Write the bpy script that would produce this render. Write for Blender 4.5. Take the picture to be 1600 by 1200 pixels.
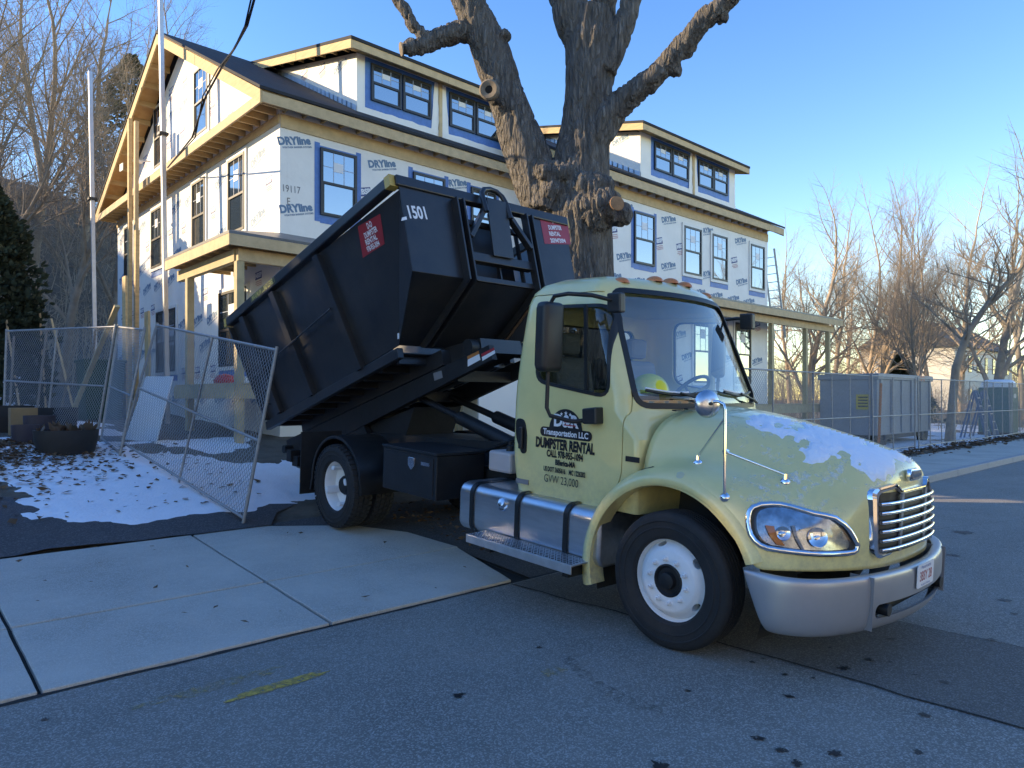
import bpy, bmesh, math, random
from mathutils import Vector, Matrix, noise
from mathutils.bvhtree import BVHTree
R = math.radians
for o in list(bpy.data.objects): bpy.data.objects.remove(o)
SC = bpy.context.scene
COL = SC.collection
# ------------------------------------------------------------------ camera
F, H, HY = 1109.0, 1.73, 622.0            # focal length in photo pixels, eye height, horizon row
YAW = math.atan(.9243); CX, SX = math.cos(YAW), math.sin(YAW)
cam = bpy.data.cameras.new('camera'); camo = bpy.data.objects.new('camera', cam); COL.objects.link(camo)
camo.location = (0, 0, H)
camo.rotation_euler = (R(90), 0, -math.atan2(SX, CX))
cam.sensor_width = 36; cam.lens = F/1600*36; cam.shift_y = 22/1600; cam.clip_start = .05; cam.clip_end = 2000
SC.camera = camo
# ------------------------------------------------------------------ sky, sun, exposure
SUN = Vector((-.665, .68, .31)).normalized()
w = bpy.data.worlds.new('World'); SC.world = w; w.use_nodes = True
nt = w.node_tree; nt.nodes.clear()
sky = nt.nodes.new('ShaderNodeTexSky'); sky.sky_type = 'NISHITA'; sky.sun_disc = False
sky.sun_elevation = math.asin(SUN.z); sky.sun_rotation = math.atan2(SUN.x, SUN.y)
sky.air_density = 1.0; sky.dust_density = 0; sky.ozone_density = 2.2
bg = nt.nodes.new('ShaderNodeBackground'); bg.inputs[1].default_value = .15
wo = nt.nodes.new('ShaderNodeOutputWorld')
hs = nt.nodes.new('ShaderNodeHueSaturation'); hs.inputs['Saturation'].default_value = 1.33; hs.inputs['Hue'].default_value = .517; nt.links.new(sky.outputs[0], hs.inputs['Color']); nt.links.new(hs.outputs[0], bg.inputs[0]); nt.links.new(bg.outputs[0], wo.inputs[0])
sl = bpy.data.lights.new('sun', 'SUN'); sl.energy = 2.6; sl.angle = R(.53); sl.color = (1, .86, .66)
so = bpy.data.objects.new('sun', sl); COL.objects.link(so); so.rotation_euler = (-SUN).to_track_quat('-Z', 'Y').to_euler(); so.location = (-30, 30, 20)
SC.view_settings.view_transform = 'Standard'; SC.view_settings.look = 'None'
SC.view_settings.gamma = 1; SC.view_settings.exposure = 1.7; SC.view_settings.use_curve_mapping = False
SC.view_settings.use_white_balance = True; SC.view_settings.white_balance_temperature = 8600   # the photograph is balanced for the shade
SC.render.engine = 'CYCLES'
# ------------------------------------------------------------------ pixel helpers (a pixel gives a direction, the plane gives the distance)
def ray(px, py):
    u = (px-800)/F; v = (HY-py)/F
    return (CX*u+SX, -SX*u+CX, v)
def onX(px, py, X): a = ray(px, py); t = X/a[0]; return Vector((X, a[1]*t, H+a[2]*t))
def onY(px, py, Y): a = ray(px, py); t = Y/a[1]; return Vector((a[0]*t, Y, H+a[2]*t))
def onZ(px, py, Z): a = ray(px, py); t = (Z-H)/a[2]; return Vector((a[0]*t, a[1]*t, Z))
def atD(px, py, d): a = ray(px, py); return Vector((a[0]*d, a[1]*d, H+a[2]*d))
# ------------------------------------------------------------------ materials
MATS = {}
def M(name, col, rough=.6, metal=0, var=.12, scale=4, bump=0, bscale=40, coat=0, trans=0, col2=None, stretch=None, spec=.5, detail=6):
    if name in MATS: return MATS[name]
    m = bpy.data.materials.new(name); m.use_nodes = True; n = m.node_tree.nodes; L = m.node_tree.links
    p = n['Principled BSDF']; p.inputs['Roughness'].default_value = rough; p.inputs['Metallic'].default_value = metal
    p.inputs['Specular IOR Level'].default_value = spec
    if coat: p.inputs['Coat Weight'].default_value = coat; p.inputs['Coat Roughness'].default_value = .06
    c = (*col, 1)
    tc = n.new('ShaderNodeTexCoord'); mp = n.new('ShaderNodeMapping'); L.new(tc.outputs['Object'], mp.inputs[0])
    if stretch: mp.inputs['Scale'].default_value = stretch
    if var or col2:
        nz = n.new('ShaderNodeTexNoise'); nz.inputs['Scale'].default_value = scale; nz.inputs['Detail'].default_value = detail; nz.inputs['Roughness'].default_value = .65
        L.new(mp.outputs[0], nz.inputs[0])
        mr = n.new('ShaderNodeMapRange'); mr.inputs[1].default_value = .3; mr.inputs[2].default_value = .7
        L.new(nz.outputs[0], mr.inputs[0])
        mx = n.new('ShaderNodeMix'); mx.data_type = 'RGBA'
        a = [max(0, x*(1-var)) for x in col]; b = [min(1, x*(1+var)) for x in col]
        if col2: a, b = col, col2
        mx.inputs[6].default_value = (*a, 1); mx.inputs[7].default_value = (*b, 1)
        L.new(mr.outputs[0], mx.inputs[0]); L.new(mx.outputs[2], p.inputs['Base Color'])
    else: p.inputs['Base Color'].default_value = c
    if bump:
        bn = n.new('ShaderNodeTexNoise'); bn.inputs['Scale'].default_value = bscale; bn.inputs['Detail'].default_value = 5
        L.new(mp.outputs[0], bn.inputs[0])
        bp = n.new('ShaderNodeBump'); bp.inputs['Strength'].default_value = bump; bp.inputs['Distance'].default_value = .02
        L.new(bn.outputs[0], bp.inputs['Height']); L.new(bp.outputs[0], p.inputs['Normal'])
    MATS[name] = m
    return m
def glassmat(name, tint=(.75, .82, .8), dark=.0):
    if name in MATS: return MATS[name]
    m = bpy.data.materials.new(name); m.use_nodes = True; n = m.node_tree.nodes; L = m.node_tree.links; n.clear()
    o = n.new('ShaderNodeOutputMaterial'); mx = n.new('ShaderNodeMixShader'); t = n.new('ShaderNodeBsdfTransparent'); g = n.new('ShaderNodeBsdfGlossy')
    t.inputs[0].default_value = (*tint, 1); g.inputs['Roughness'].default_value = .01
    lw = n.new('ShaderNodeFresnel'); lw.inputs[0].default_value = 1.55
    mr = n.new('ShaderNodeMapRange'); mr.inputs[1].default_value = 0; mr.inputs[2].default_value = 1; mr.inputs[3].default_value = .03+dark; mr.inputs[4].default_value = 1
    L.new(lw.outputs[0], mr.inputs[0])
    ge = n.new('ShaderNodeNewGeometry'); iv = n.new('ShaderNodeMath'); iv.operation = 'SUBTRACT'; iv.inputs[0].default_value = 1; mu = n.new('ShaderNodeMath'); mu.operation = 'MULTIPLY'
    L.new(ge.outputs['Backfacing'], iv.inputs[1]); L.new(iv.outputs[0], mu.inputs[0]); L.new(mr.outputs[0], mu.inputs[1]); L.new(mu.outputs[0], mx.inputs[0])   # no total reflection inside the thin sheet
    L.new(t.outputs[0], mx.inputs[1]); L.new(g.outputs[0], mx.inputs[2]); L.new(mx.outputs[0], o.inputs[0])
    MATS[name] = m
    return m
# ------------------------------------------------------------------ mesh builder
class MB:
    def __init__(s): s.v = []; s.f = []
    def add(s, vs, fs):
        b = len(s.v); s.v += [tuple(q) for q in vs]; s.f += [tuple(i+b for i in f) for f in fs]; return s
    def box(s, a, b):
        x0, y0, z0 = a; x1, y1, z1 = b
        return s.add([(x0,y0,z0),(x1,y0,z0),(x1,y1,z0),(x0,y1,z0),(x0,y0,z1),(x1,y0,z1),(x1,y1,z1),(x0,y1,z1)],
                     [(3,2,1,0),(4,5,6,7),(0,1,5,4),(1,2,6,5),(2,3,7,6),(3,0,4,7)])
    def prism(s, poly, vec):                       # polygon (3D points) extruded along vec
        n = len(poly); v = [Vector(p) for p in poly]; e = Vector(vec)
        nrm = sum(((v[i]-v[0]).cross(v[(i+1) % n]-v[0]) for i in range(1, n)), Vector())
        if nrm.dot(e) > 0: v = v[::-1]
        return s.add(v+[p+e for p in v], [tuple(range(n)), tuple(range(2*n-1, n-1, -1))]+[(i, i+n, (i+1) % n+n, (i+1) % n) for i in range(n)])
    def beam(s, a, b, wd, ht, up=(0,0,1)):         # rectangular bar from a to b
        a = Vector(a); b = Vector(b); d = (b-a).normalized(); u = Vector(up); r = d.cross(u).normalized(); u = r.cross(d).normalized()
        q = [a+r*(i*wd/2)+u*(j*ht/2) for i, j in ((-1,-1),(1,-1),(1,1),(-1,1))]
        return s.prism(q, b-a)
    def tube(s, pts, rad, n=8, cap=True, closed=False):
        pts = [Vector(p) for p in pts]; m = len(pts); rad = rad if isinstance(rad, (list, tuple)) else [rad]*m
        b = len(s.v); prev = None
        for i, p in enumerate(pts):
            if closed: t = (pts[(i+1) % m]-pts[i-1])
            else: t = pts[min(i+1, m-1)]-pts[max(i-1, 0)]
            t.normalize()
            if prev is None: r = t.orthogonal().normalized()
            else:
                r = prev-t*prev.dot(t)
                r = r.normalized() if r.length > 1e-6 else t.orthogonal().normalized()
            prev = r; q = t.cross(r)
            for k in range(n):
                an = 2*math.pi*k/n; s.v.append(tuple(p+(r*math.cos(an)+q*math.sin(an))*rad[i]))
        for i in range(m if closed else m-1):
            i2 = (i+1) % m
            for k in range(n): s.f.append((b+i*n+k, b+i*n+(k+1) % n, b+i2*n+(k+1) % n, b+i2*n+k))
        if cap and not closed: s.f.append(tuple(b+k for k in range(n))[::-1]); s.f.append(tuple(b+(m-1)*n+k for k in range(n)))
        return s
    def lathe(s, prof, c, ax, n=48, closed=True):  # prof: (r, h) along axis ax from c
        c = Vector(c); ax = Vector(ax).normalized(); r = ax.orthogonal().normalized(); q = ax.cross(r); m = len(prof); b = len(s.v)
        for k in range(n):
            an = 2*math.pi*k/n; d = r*math.cos(an)+q*math.sin(an)
            for rr, h in prof: s.v.append(tuple(c+d*rr+ax*h))
        for k in range(n):
            k2 = (k+1) % n
            for i in range(m if closed else m-1):
                i2 = (i+1) % m; s.f.append((b+k*m+i, b+k2*m+i, b+k2*m+i2, b+k*m+i2))
        return s
    def grid(s, rows):
        n = len(rows[0]); b = len(s.v)
        for r in rows: s.v += [tuple(p) for p in r]
        for i in range(len(rows)-1):
            for j in range(n-1): s.f.append((b+i*n+j, b+i*n+j+1, b+(i+1)*n+j+1, b+(i+1)*n+j))
        return s
    def mesh(s, name):
        me = bpy.data.meshes.new(name); me.from_pydata(s.v, [], s.f); me.update(); return me
    def build(s, name, mat, parent=None, local=False, smooth=None, bevel=0, recalc=False, **kw):
        me = s.mesh(name)
        if recalc or smooth is not None:
            bm = bmesh.new(); bm.from_mesh(me)
            bmesh.ops.remove_doubles(bm, verts=bm.verts, dist=1e-5)
            bmesh.ops.recalc_face_normals(bm, faces=bm.faces); bm.to_mesh(me); bm.free()
        return place(me, name, mat, parent, local, smooth, bevel, **kw)
W = {}
def place(me, name, mat, parent=None, local=False, smooth=None, bevel=0, **kw):
    if mat is not None and not me.materials: me.materials.append(mat)
    if smooth is not None:
        me.polygons.foreach_set('use_smooth', [True]*len(me.polygons)); me.set_sharp_from_angle(angle=R(smooth))
    o = bpy.data.objects.new(name, me); COL.objects.link(o)
    if parent is not None:
        o.parent = parent
        if not local: o.matrix_parent_inverse = W.get(parent.name, Matrix()).inverted()
    W[o.name] = W.get(parent.name, Matrix()) if (parent is not None and local) else Matrix()
    if bevel:
        b = o.modifiers.new('bevel', 'BEVEL'); b.width = bevel; b.segments = 2; b.limit_method = 'ANGLE'; b.angle_limit = R(40)
    tag(o, **kw)
    return o
def tag(o, label=None, cat=None, group=None, kind=None):
    for k, v in (('label', label), ('category', cat), ('group', group), ('kind', kind)):
        if v: o[k] = v
    return o
def empty(name, loc=(0,0,0), rot=(0,0,0), label=None, cat=None, group=None, parent=None):
    o = bpy.data.objects.new(name, None); COL.objects.link(o); o.location = loc; o.rotation_euler = rot; o.empty_display_size = .2
    m = Matrix.LocRotScale(Vector(loc), o.rotation_euler.to_quaternion(), None)
    W[o.name] = m
    return tag(o, label, cat, group)
def clone(o, off, parent=None):
    c = o.copy(); COL.objects.link(c); c.location = Vector(o.location)+Vector(off)
    if parent is not None: c.parent = parent
    W[c.name] = Matrix.Translation(Vector(off)) @ W.get(o.name, Matrix())
    return c
def boolean(a, bs, op='DIFFERENCE'):               # a, bs: temporary objects; returns a mesh
    for b in bs:
        md = a.modifiers.new('b', 'BOOLEAN'); md.operation = op; md.object = b; md.solver = 'EXACT'
    dg = bpy.context.evaluated_depsgraph_get(); dg.update()
    me = bpy.data.meshes.new_from_object(a.evaluated_get(dg)); a.modifiers.clear()
    return me
def temp(mb, recalc=True):
    me = mb.mesh('temp')
    bm = bmesh.new(); bm.from_mesh(me); bmesh.ops.remove_doubles(bm, verts=bm.verts, dist=1e-6)
    bmesh.ops.recalc_face_normals(bm, faces=bm.faces); bm.to_mesh(me); bm.free()
    o = bpy.data.objects.new('temp', me); COL.objects.link(o); return o
def kill(*os):
    for o in os:
        me = o.data; bpy.data.objects.remove(o)
        if me.users == 0: bpy.data.meshes.remove(me)
TXT = {}
def text_mesh(body, size=1, bold=0, sx=1, align='CENTER', spacing=1, shear=0):
    key = (body, size, bold, sx, align, spacing, shear)
    if key in TXT: return TXT[key]
    c = bpy.data.curves.new('text', 'FONT'); c.body = body; c.size = size; c.offset = bold*size; c.align_x = align; c.align_y = 'CENTER'; c.space_character = spacing; c.shear = shear; c.resolution_u = 3
    o = bpy.data.objects.new('temp', c); COL.objects.link(o); dg = bpy.context.evaluated_depsgraph_get(); dg.update()
    me = bpy.data.meshes.new_from_object(o.evaluated_get(dg)); bpy.data.objects.remove(o)
    for v in me.vertices: v.co.x *= sx
    TXT[key] = me
    return me
def text(body, pos, right, up, size, mat, parent, name='lettering', local=False, **k):
    me = text_mesh(body, size, **k)
    r = Vector(right).normalized(); u = Vector(up); u = (u-r*u.dot(r)).normalized(); n = r.cross(u)
    mt = Matrix(((r.x,u.x,n.x,pos[0]),(r.y,u.y,n.y,pos[1]),(r.z,u.z,n.z,pos[2]),(0,0,0,1)))
    if not me.materials: me.materials.append(mat)
    elif me.materials[0] != mat: me = me.copy(); me.materials.clear(); me.materials.append(mat)
    o = bpy.data.objects.new(name, me); COL.objects.link(o); o.parent = parent
    if not local: o.matrix_parent_inverse = W.get(parent.name, Matrix()).inverted()
    o.matrix_basis = mt
    return o
def sstep(a, b, x): t = max(0, min(1, (x-a)/(b-a))); return t*t*(3-2*t)
def rrect(x0, y0, x1, y1, r, n=5):                 # rounded rectangle outline, 2D
    out = []
    for cx, cy, a in ((x1-r, y1-r, 0), (x0+r, y1-r, 90), (x0+r, y0+r, 180), (x1-r, y0+r, 270)):
        for k in range(n+1): an = R(a+90*k/n); out.append((cx+r*math.cos(an), cy+r*math.sin(an)))
    return out
def rpoly(pts, r, n=5):                            # polygon with rounded corners, 2D
    out = []; m = len(pts)
    for i in range(m):
        p = Vector(pts[i]); a = (Vector(pts[i-1])-p); b = (Vector(pts[(i+1) % m])-p)
        rr = r[i] if isinstance(r, (list, tuple)) else r
        rr = min(rr, a.length*.48, b.length*.48); a = p+a.normalized()*rr; b = p+b.normalized()*rr
        for k in range(n+1):
            t = k/n; out.append(tuple(a*(1-t)**2+p*2*t*(1-t)+b*t*t))
    return out
# ================================================================== the ground
def g(x, y):                                        # height of the bare ground
    left = 0
    if y > 4.9: left = .02+.075*(min(y, 7.9)-4.9)
    if y > 7.9: left += .135*(min(y, 13.2)-7.9)
    if y > 13.2: left += .05*(min(y, 26)-13.2)
    right = .14 if y > 5.0 else 0
    if y > 9: right += .03*(min(y, 25)-9)
    wr = sstep(9.0, 14, x)
    z = left*(1-wr)+right*wr
    q = y-.35*x
    z += 15*sstep(22, 58, q)*(1-sstep(16, 42, x))
    wl = sstep(1.5, -8, x)*sstep(9, 16, y)
    z += .8*wl
    return z
def gn(x, y): return g(x, y)+(.04*noise.noise((x*.9, y*.9, 0))+.02*noise.noise((x*3, y*3, 5)))*sstep(8.2, 10.5, y)
M('soil', (.075, .058, .042), .95, var=.45, scale=2.5, bump=.8, bscale=18, col2=(.15, .125, .095))
xs = [-160,-120,-90,-70,-55,-45,-36,-30,-25,-21,-18,-15,-13]+[-11+i*.5 for i in range(80)]+[29.5+i*1.5 for i in range(20)]+[62,68,76,86,100,120,150,200,280,400]
ys = [-200,-120,-60,-30,-15,-8,-3,0,2.5,4.4,4.895]+[4.9+i*.4 for i in range(0,70)]+[33.5+i*1.5 for i in range(18)]+[64,70,78,90,105,130,170,240,400]
MB().grid([[(x, y, (gn(x, y) if y >= 4.9 else 0)-(.05 if y < 8.3 else .0)) for x in xs] for y in ys]).build('ground', MATS['soil'], kind='structure', smooth=60)
# ---- asphalt
def asphalt(name, base, spk, scale=130):
    m = M(name, base, .85, var=.2, scale=1.1, bump=.35, bscale=160); n = m.node_tree.nodes; L = m.node_tree.links
    p = n['Principled BSDF']; src = p.inputs['Base Color'].links[0].from_socket
    tc = n['Texture Coordinate']; v = n.new('ShaderNodeTexVoronoi'); v.inputs['Scale'].default_value = scale; L.new(tc.outputs['Object'], v.inputs[0])
    mr = n.new('ShaderNodeMapRange'); mr.inputs[1].default_value = .55; mr.inputs[2].default_value = 1; sp = n.new('ShaderNodeSeparateColor'); L.new(v.outputs['Color'], sp.inputs[0]); L.new(sp.outputs[0], mr.inputs[0])
    mx = n.new('ShaderNodeMix'); mx.data_type = 'RGBA'; L.new(mr.outputs[0], mx.inputs[0]); L.new(src, mx.inputs[6]); mx.inputs[7].default_value = (*spk, 1); L.new(mx.outputs[2], p.inputs['Base Color'])
    return m
asphalt('asphalt_worn', (.195, .178, .155), (.40, .375, .34))
asphalt('asphalt_dark', (.105, .097, .088), (.235, .22, .2))
asphalt('asphalt_drive', (.05, .05, .052), (.11, .11, .115), 90)
road = MB().grid([[(x, y, 0) for x in (-120, -20, -4, 0, 4, 8, 14, 25, 60, 300)] for y in (-60, -12, -4, 0, 2, 4, 4.87)]).build('road', MATS['asphalt_worn'], kind='structure')
def rag(p0, p1, amp, n, seed):
    p0 = Vector(p0); p1 = Vector(p1); d = (p1-p0); nn = Vector((-d.y, d.x)).normalized()
    return [tuple(p0+d*(i/n)+nn*amp*(noise.noise((seed, i*.37, 0))+.5*noise.noise((seed, i*1.3, 3)))) for i in range(n+1)]
a = rag((4.5, 4.84), (4.42, -9), .05, 70, 1.5); b = rag((5.95, -9), (5.9, 4.84), .04, 70, 7.5)
MB().add([(x, y, .004) for x, y in a+b], [tuple(range(len(a)+len(b)))]).build('trench_patch', MATS['asphalt_dark'], kind='structure')
M('crack_dirt', (.02, .019, .018), .95, var=.3, scale=20)
def crackline(pts, wd, seed, z, name='road_crack', parent=None):
    mb = MB(); L_ = []; R_ = []
    for i, (x, y) in enumerate(pts):
        t = Vector(pts[min(i+1, len(pts)-1)])-Vector(pts[max(i-1, 0)]); n_ = Vector((-t.y, t.x)).normalized()
        w_ = wd*(.5+.9*abs(noise.noise((seed, i*.6, 2)))); L_.append((x+n_.x*w_, y+n_.y*w_, z)); R_.append((x-n_.x*w_, y-n_.y*w_, z))
    return mb.grid([L_, R_]).build(name, MATS['crack_dirt'], road, kind='structure')
crackline(a, .011, 1, .007); crackline(b, .008, 2, .007)
# ---- concrete sidewalk: every slab a piece of its own
asphalt('concrete', (.43, .40, .35), (.55, .515, .46), 150)
n_ = MATS['concrete'].node_tree.nodes
sw = MB().grid([[(x, y, g(x, y)-.028) for x in (-14, -5, 0, 3, 4.75)] for y in (4.89, 5.6, 6.4, 7.2, 8.05)]).build('sidewalk', MATS['crack_dirt'], kind='structure')
jx = [-6.7, -4.85, -2.98, -1.1, .79, 2.66, 4.62]; jy = [4.9, 6.08, 7.97]
rng = random.Random(4)
for j in range(2):
    for i in range(len(jx)-1):
        x0, x1, y0, y1 = jx[i]+.014, jx[i+1]-.014, jy[j]+.010, jy[j+1]-.010
        pts = []
        def edge(p, q, n=9):
            for k in range(n):
                t = k/n; x = p[0]+(q[0]-p[0])*t; y = p[1]+(q[1]-p[1])*t
                pts.append((x+.006*noise.noise((x*4, y*4, 1)), y+.006*noise.noise((x*4, y*4, 9))))
        last = i == len(jx)-2
        if last and j == 0:
            edge((x0, y0), (x1-.08, y0)); edge((x1-.08, y0), (4.80, y1)); edge((4.80, y1), (x0, y1)); edge((x0, y1), (x0, y0))
        elif last:
            edge((x0, y0), (4.82, y0)); edge((4.82, y0), (4.72, 6.9)); edge((4.72, 6.9), (4.35, 7.5)); edge((4.35, 7.5), (3.5, y1)); edge((3.5, y1), (x0, y1)); edge((x0, y1), (x0, y0))
        else:
            edge((x0, y0), (x1, y0)); edge((x1, y0), (x1, y1)); edge((x1, y1), (x0, y1)); edge((x0, y1), (x0, y0))
        dz = rng.uniform(-.004, .004)
        MB().prism([(x, y, g(x, y)-.06+dz) for x, y in pts], (0, 0, .062)).build('concrete_slab', MATS['concrete'], sw, bevel=.006)
# ---- driveway behind the walk, dark asphalt
def sheet(name, poly, mat, dz, step=.35, edge=.12, seed=0, kind='structure', parent=None, hf=g):
    xs_ = [p[0] for p in poly]; ys_ = [p[1] for p in poly]
    bm = bmesh.new(); pts = []
    m = len(poly)
    for i in range(m):
        p = Vector(poly[i]); q = Vector(poly[(i+1) % m]); k = max(1, int((q-p).length/step))
        for j in range(k):
            c = p+(q-p)*(j/k); pts.append((c.x+edge*noise.noise((c.x*1.7, c.y*1.7, seed)), c.y+edge*noise.noise((c.x*1.7, c.y*1.7, seed+7))))
    vs = [bm.verts.new((x, y, 0)) for x, y in pts]; bm.faces.new(vs)
    x = min(xs_)
    while x < max(xs_)+.5:
        bmesh.ops.bisect_plane(bm, geom=bm.verts[:]+bm.edges[:]+bm.faces[:], plane_co=(x, 0, 0), plane_no=(1, 0, 0)); x += .8
    y = min(ys_)
    while y < max(ys_)+.5:
        bmesh.ops.bisect_plane(bm, geom=bm.verts[:]+bm.edges[:]+bm.faces[:], plane_co=(0, y, 0), plane_no=(0, 1, 0)); y += .4
    for v in bm.verts: v.co.z = hf(v.co.x, v.co.y)+dz
    bmesh.ops.recalc_face_normals(bm, faces=bm.faces)
    me = bpy.data.meshes.new(name); bm.to_mesh(me); bm.free()
    if me.polygons and me.polygons[0].normal.z < 0: me.flip_normals()
    return place(me, name, mat, parent, kind=kind)
sheet('driveway', [(-12, 7.99), (3.5, 7.99), (4.2, 8.6), (3.3, 9.0), (2.0, 9.8), (.8, 10.6), (.6, 12.5), (-.6, 14.5), (-3, 18), (-12, 22)], MATS['asphalt_drive'], .012, edge=.15)
sheet('driveway_apron', [(4.78, 4.88), (7.6, 4.88), (7.6, 7.4), (6.5, 8.3), (3.5, 8.05), (4.3, 7.5), (4.7, 6.9)], MATS['asphalt_drive'], -.012, edge=.04)
# ---- raised sidewalk and kerb further along the street
M('granite', (.33, .33, .33), .8, var=.2, scale=30, bump=.2)
walk = MB().box((8.4, 4.9, -.05), (120, 6.9, .125)).build('pavement', MATS['crack_dirt'], kind='structure')
for i in range(16): MB().box((8.4+i*2.4+.008, 4.86, -.05), (8.4+(i+1)*2.4-.008, 5.02, .145)).build('kerb_stone', MATS['granite'], walk, bevel=.012)
for i in range(18): MB().box((8.4+i*1.8+.012, 5.035, -.02), (8.4+(i+1)*1.8-.012, 6.85, .142)).build('concrete_slab', MATS['concrete'], walk, bevel=.006)
# ---- marks on the road
for sd, pa, pb in ((17, (7.2, 4.2), (16, 1.2)), (19, (9, 4.5), (13, -3))):
    crackline(rag(pa, pb, .09, 60, sd), .0035, sd, .0035)
def blot(cx, cy, rx, ry, n, seed, rot=0, z=.0045, rough=.45):
    pts = []
    for k in range(n):
        an = 2*math.pi*k/n; rr = 1+rough*noise.noise((seed, math.cos(an)*2, math.sin(an)*2))+.5*rough*noise.noise((seed+5, math.cos(an)*6, math.sin(an)*6))
        x = rx*rr*math.cos(an); y = ry*rr*math.sin(an); pts.append((cx+x*math.cos(rot)-y*math.sin(rot), cy+x*math.sin(rot)+y*math.cos(rot), z))
    return pts
def maskmat(name, col, thr, scale, stretch=(1,1,1), soft=.08, rough=.8):
    m = bpy.data.materials.new(name); m.use_nodes = True; n = m.node_tree.nodes; L = m.node_tree.links
    p = n['Principled BSDF']; p.inputs['Base Color'].default_value = (*col, 1); p.inputs['Roughness'].default_value = rough
    tc = n.new('ShaderNodeTexCoord'); mp = n.new('ShaderNodeMapping'); mp.inputs['Scale'].default_value = stretch; nz = n.new('ShaderNodeTexNoise'); nz.inputs['Scale'].default_value = scale; nz.inputs['Detail'].default_value = 8; nz.inputs['Roughness'].default_value = .7
    mr = n.new('ShaderNodeMapRange'); mr.inputs[1].default_value = thr-soft; mr.inputs[2].default_value = thr+soft
    L.new(tc.outputs['Object'], mp.inputs[0]); L.new(mp.outputs[0], nz.inputs[0]); L.new(nz.outputs[0], mr.inputs[0]); L.new(mr.outputs[0], p.inputs['Alpha'])
    MATS[name] = m
    return m
maskmat('yellow_paint', (.62, .36, .07), .46, 22, soft=.14); maskmat('faint_yellow', (.45, .30, .12), .58, 14, soft=.14); maskmat('oil', (.012, .012, .013), .42, 30, soft=.06, rough=.5)
maskmat('rubber_mark', (.07, .07, .07), .66, 14, soft=.2)
def decal(pts, mat, name): return MB().add(pts, [tuple(range(len(pts)))]).build(name, MATS[mat], road, kind='structure')
c = onZ(437, 1071, 0); d = onZ(500, 1052, 0)-onZ(370, 1090, 0); an = math.atan2(d.y, d.x)
decal(blot(c.x, c.y, .30, .05, 40, 3, an), 'yellow_paint', 'paint_mark')
c = onZ(330, 1074, 0); decal(blot(c.x, c.y, .42, .07, 40, 8, an), 'faint_yellow', 'paint_mark')
c = onZ(865, 1050, 0); decal(blot(c.x, c.y, .10, .06, 30, 18, an), 'faint_yellow', 'paint_mark')
for i, (px, py, r_) in enumerate([(717,1087,.055),(1175,1035,.03),(1235,1089,.045),(1226,1055,.03),(1192,1030,.02),(1182,1154,.05),(1219,1172,.05),(1270,1060,.025),(1445,1118,.05),(1318,1045,.06),(1358,1032,.05),(1392,1000,.05),(1305,1178,.05),(1245,1194,.05),(1075,1080,.03),(1430,1056,.03),(1297,1013,.03),(1390,1035,.02),(1475,1067,.04),(1505,832,.2),(1490,868,.1),(1570,938,.08),(1435,1176,.04),(70,1125,.03),(842,1012,.03),(1585,960,.05),(1030,1196,.06),(1550,1000,.04)]):
    c = onZ(px, py, 0); decal(blot(c.x, c.y, r_*.62, r_*.5, 28, i*3.1, i, .0075 if 4.4 < c.x < 6 else .0045, .9), 'oil', 'oil_drip')
p_ = [onZ(*q, 0) for q in ((880,1032),(900,1050),(930,1075),(975,1100),(1030,1118))]
decal([(p.x-.02, p.y, .005) for p in p_]+[(p.x+.09, p.y+.02, .005) for p in p_[::-1]], 'rubber_mark', 'tyre_mark')
crackline(rag((-9, 4.885), (4.7, 4.885), .02, 90, 3.3), .028, 5, .003)
crackline(rag((4.75, 4.9), (8.4, 4.88), .03, 30, 9.3), .012, 6, .003)
# ================================================================== the two houses under construction
M('house_wrap', (.80, .785, .75), .55, var=.05, scale=1.6, bump=.9, bscale=3.2, spec=.3)
M('lumber', (.55, .38, .19), .75, var=.18, scale=3, stretch=(1, 1, 6))
M('lumber_pale', (.55, .40, .23), .75, var=.15, scale=5)
M('lumber_treated', (.44, .35, .20), .75, var=.15, scale=5)
M('plywood', (.52, .30, .12), .75, var=.3, scale=6, col2=(.62, .41, .19))
M('roof_felt', (.022, .022, .025), .85, var=.35, scale=3, bump=.3, bscale=30)
M('porch_membrane', (.11, .115, .12), .4, var=.25, scale=3)
M('window_frame', (.018, .018, .02), .4, var=0)
M('white_trim', (.72, .72, .70), .45, var=.04)
M('blue_tape', (.05, .17, .46), .45, var=.18, scale=8, bump=.2, bscale=12)
M('pane', (.03, .045, .06), .03, var=0, spec=.9); MATS['pane'].node_tree.nodes['Principled BSDF'].inputs['IOR'].default_value = 2.6
M('muntin', (.30, .36, .46), .4, var=0)
M('sticker', (.7, .72, .75), .5, var=0)
M('logo_ink', (.12, .22, .34), .6, var=0)
M('logo_navy', (.035, .06, .2), .6, var=0)
M('logo_red', (.42, .10, .13), .6, var=0)
M('flashing', (.6, .63, .66), .35, metal=.8, var=.1)
M('pencil', (.2, .2, .21), .8, var=0)
M('concrete_foundation', (.3, .3, .29), .9, var=.15, bump=.2)
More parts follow.
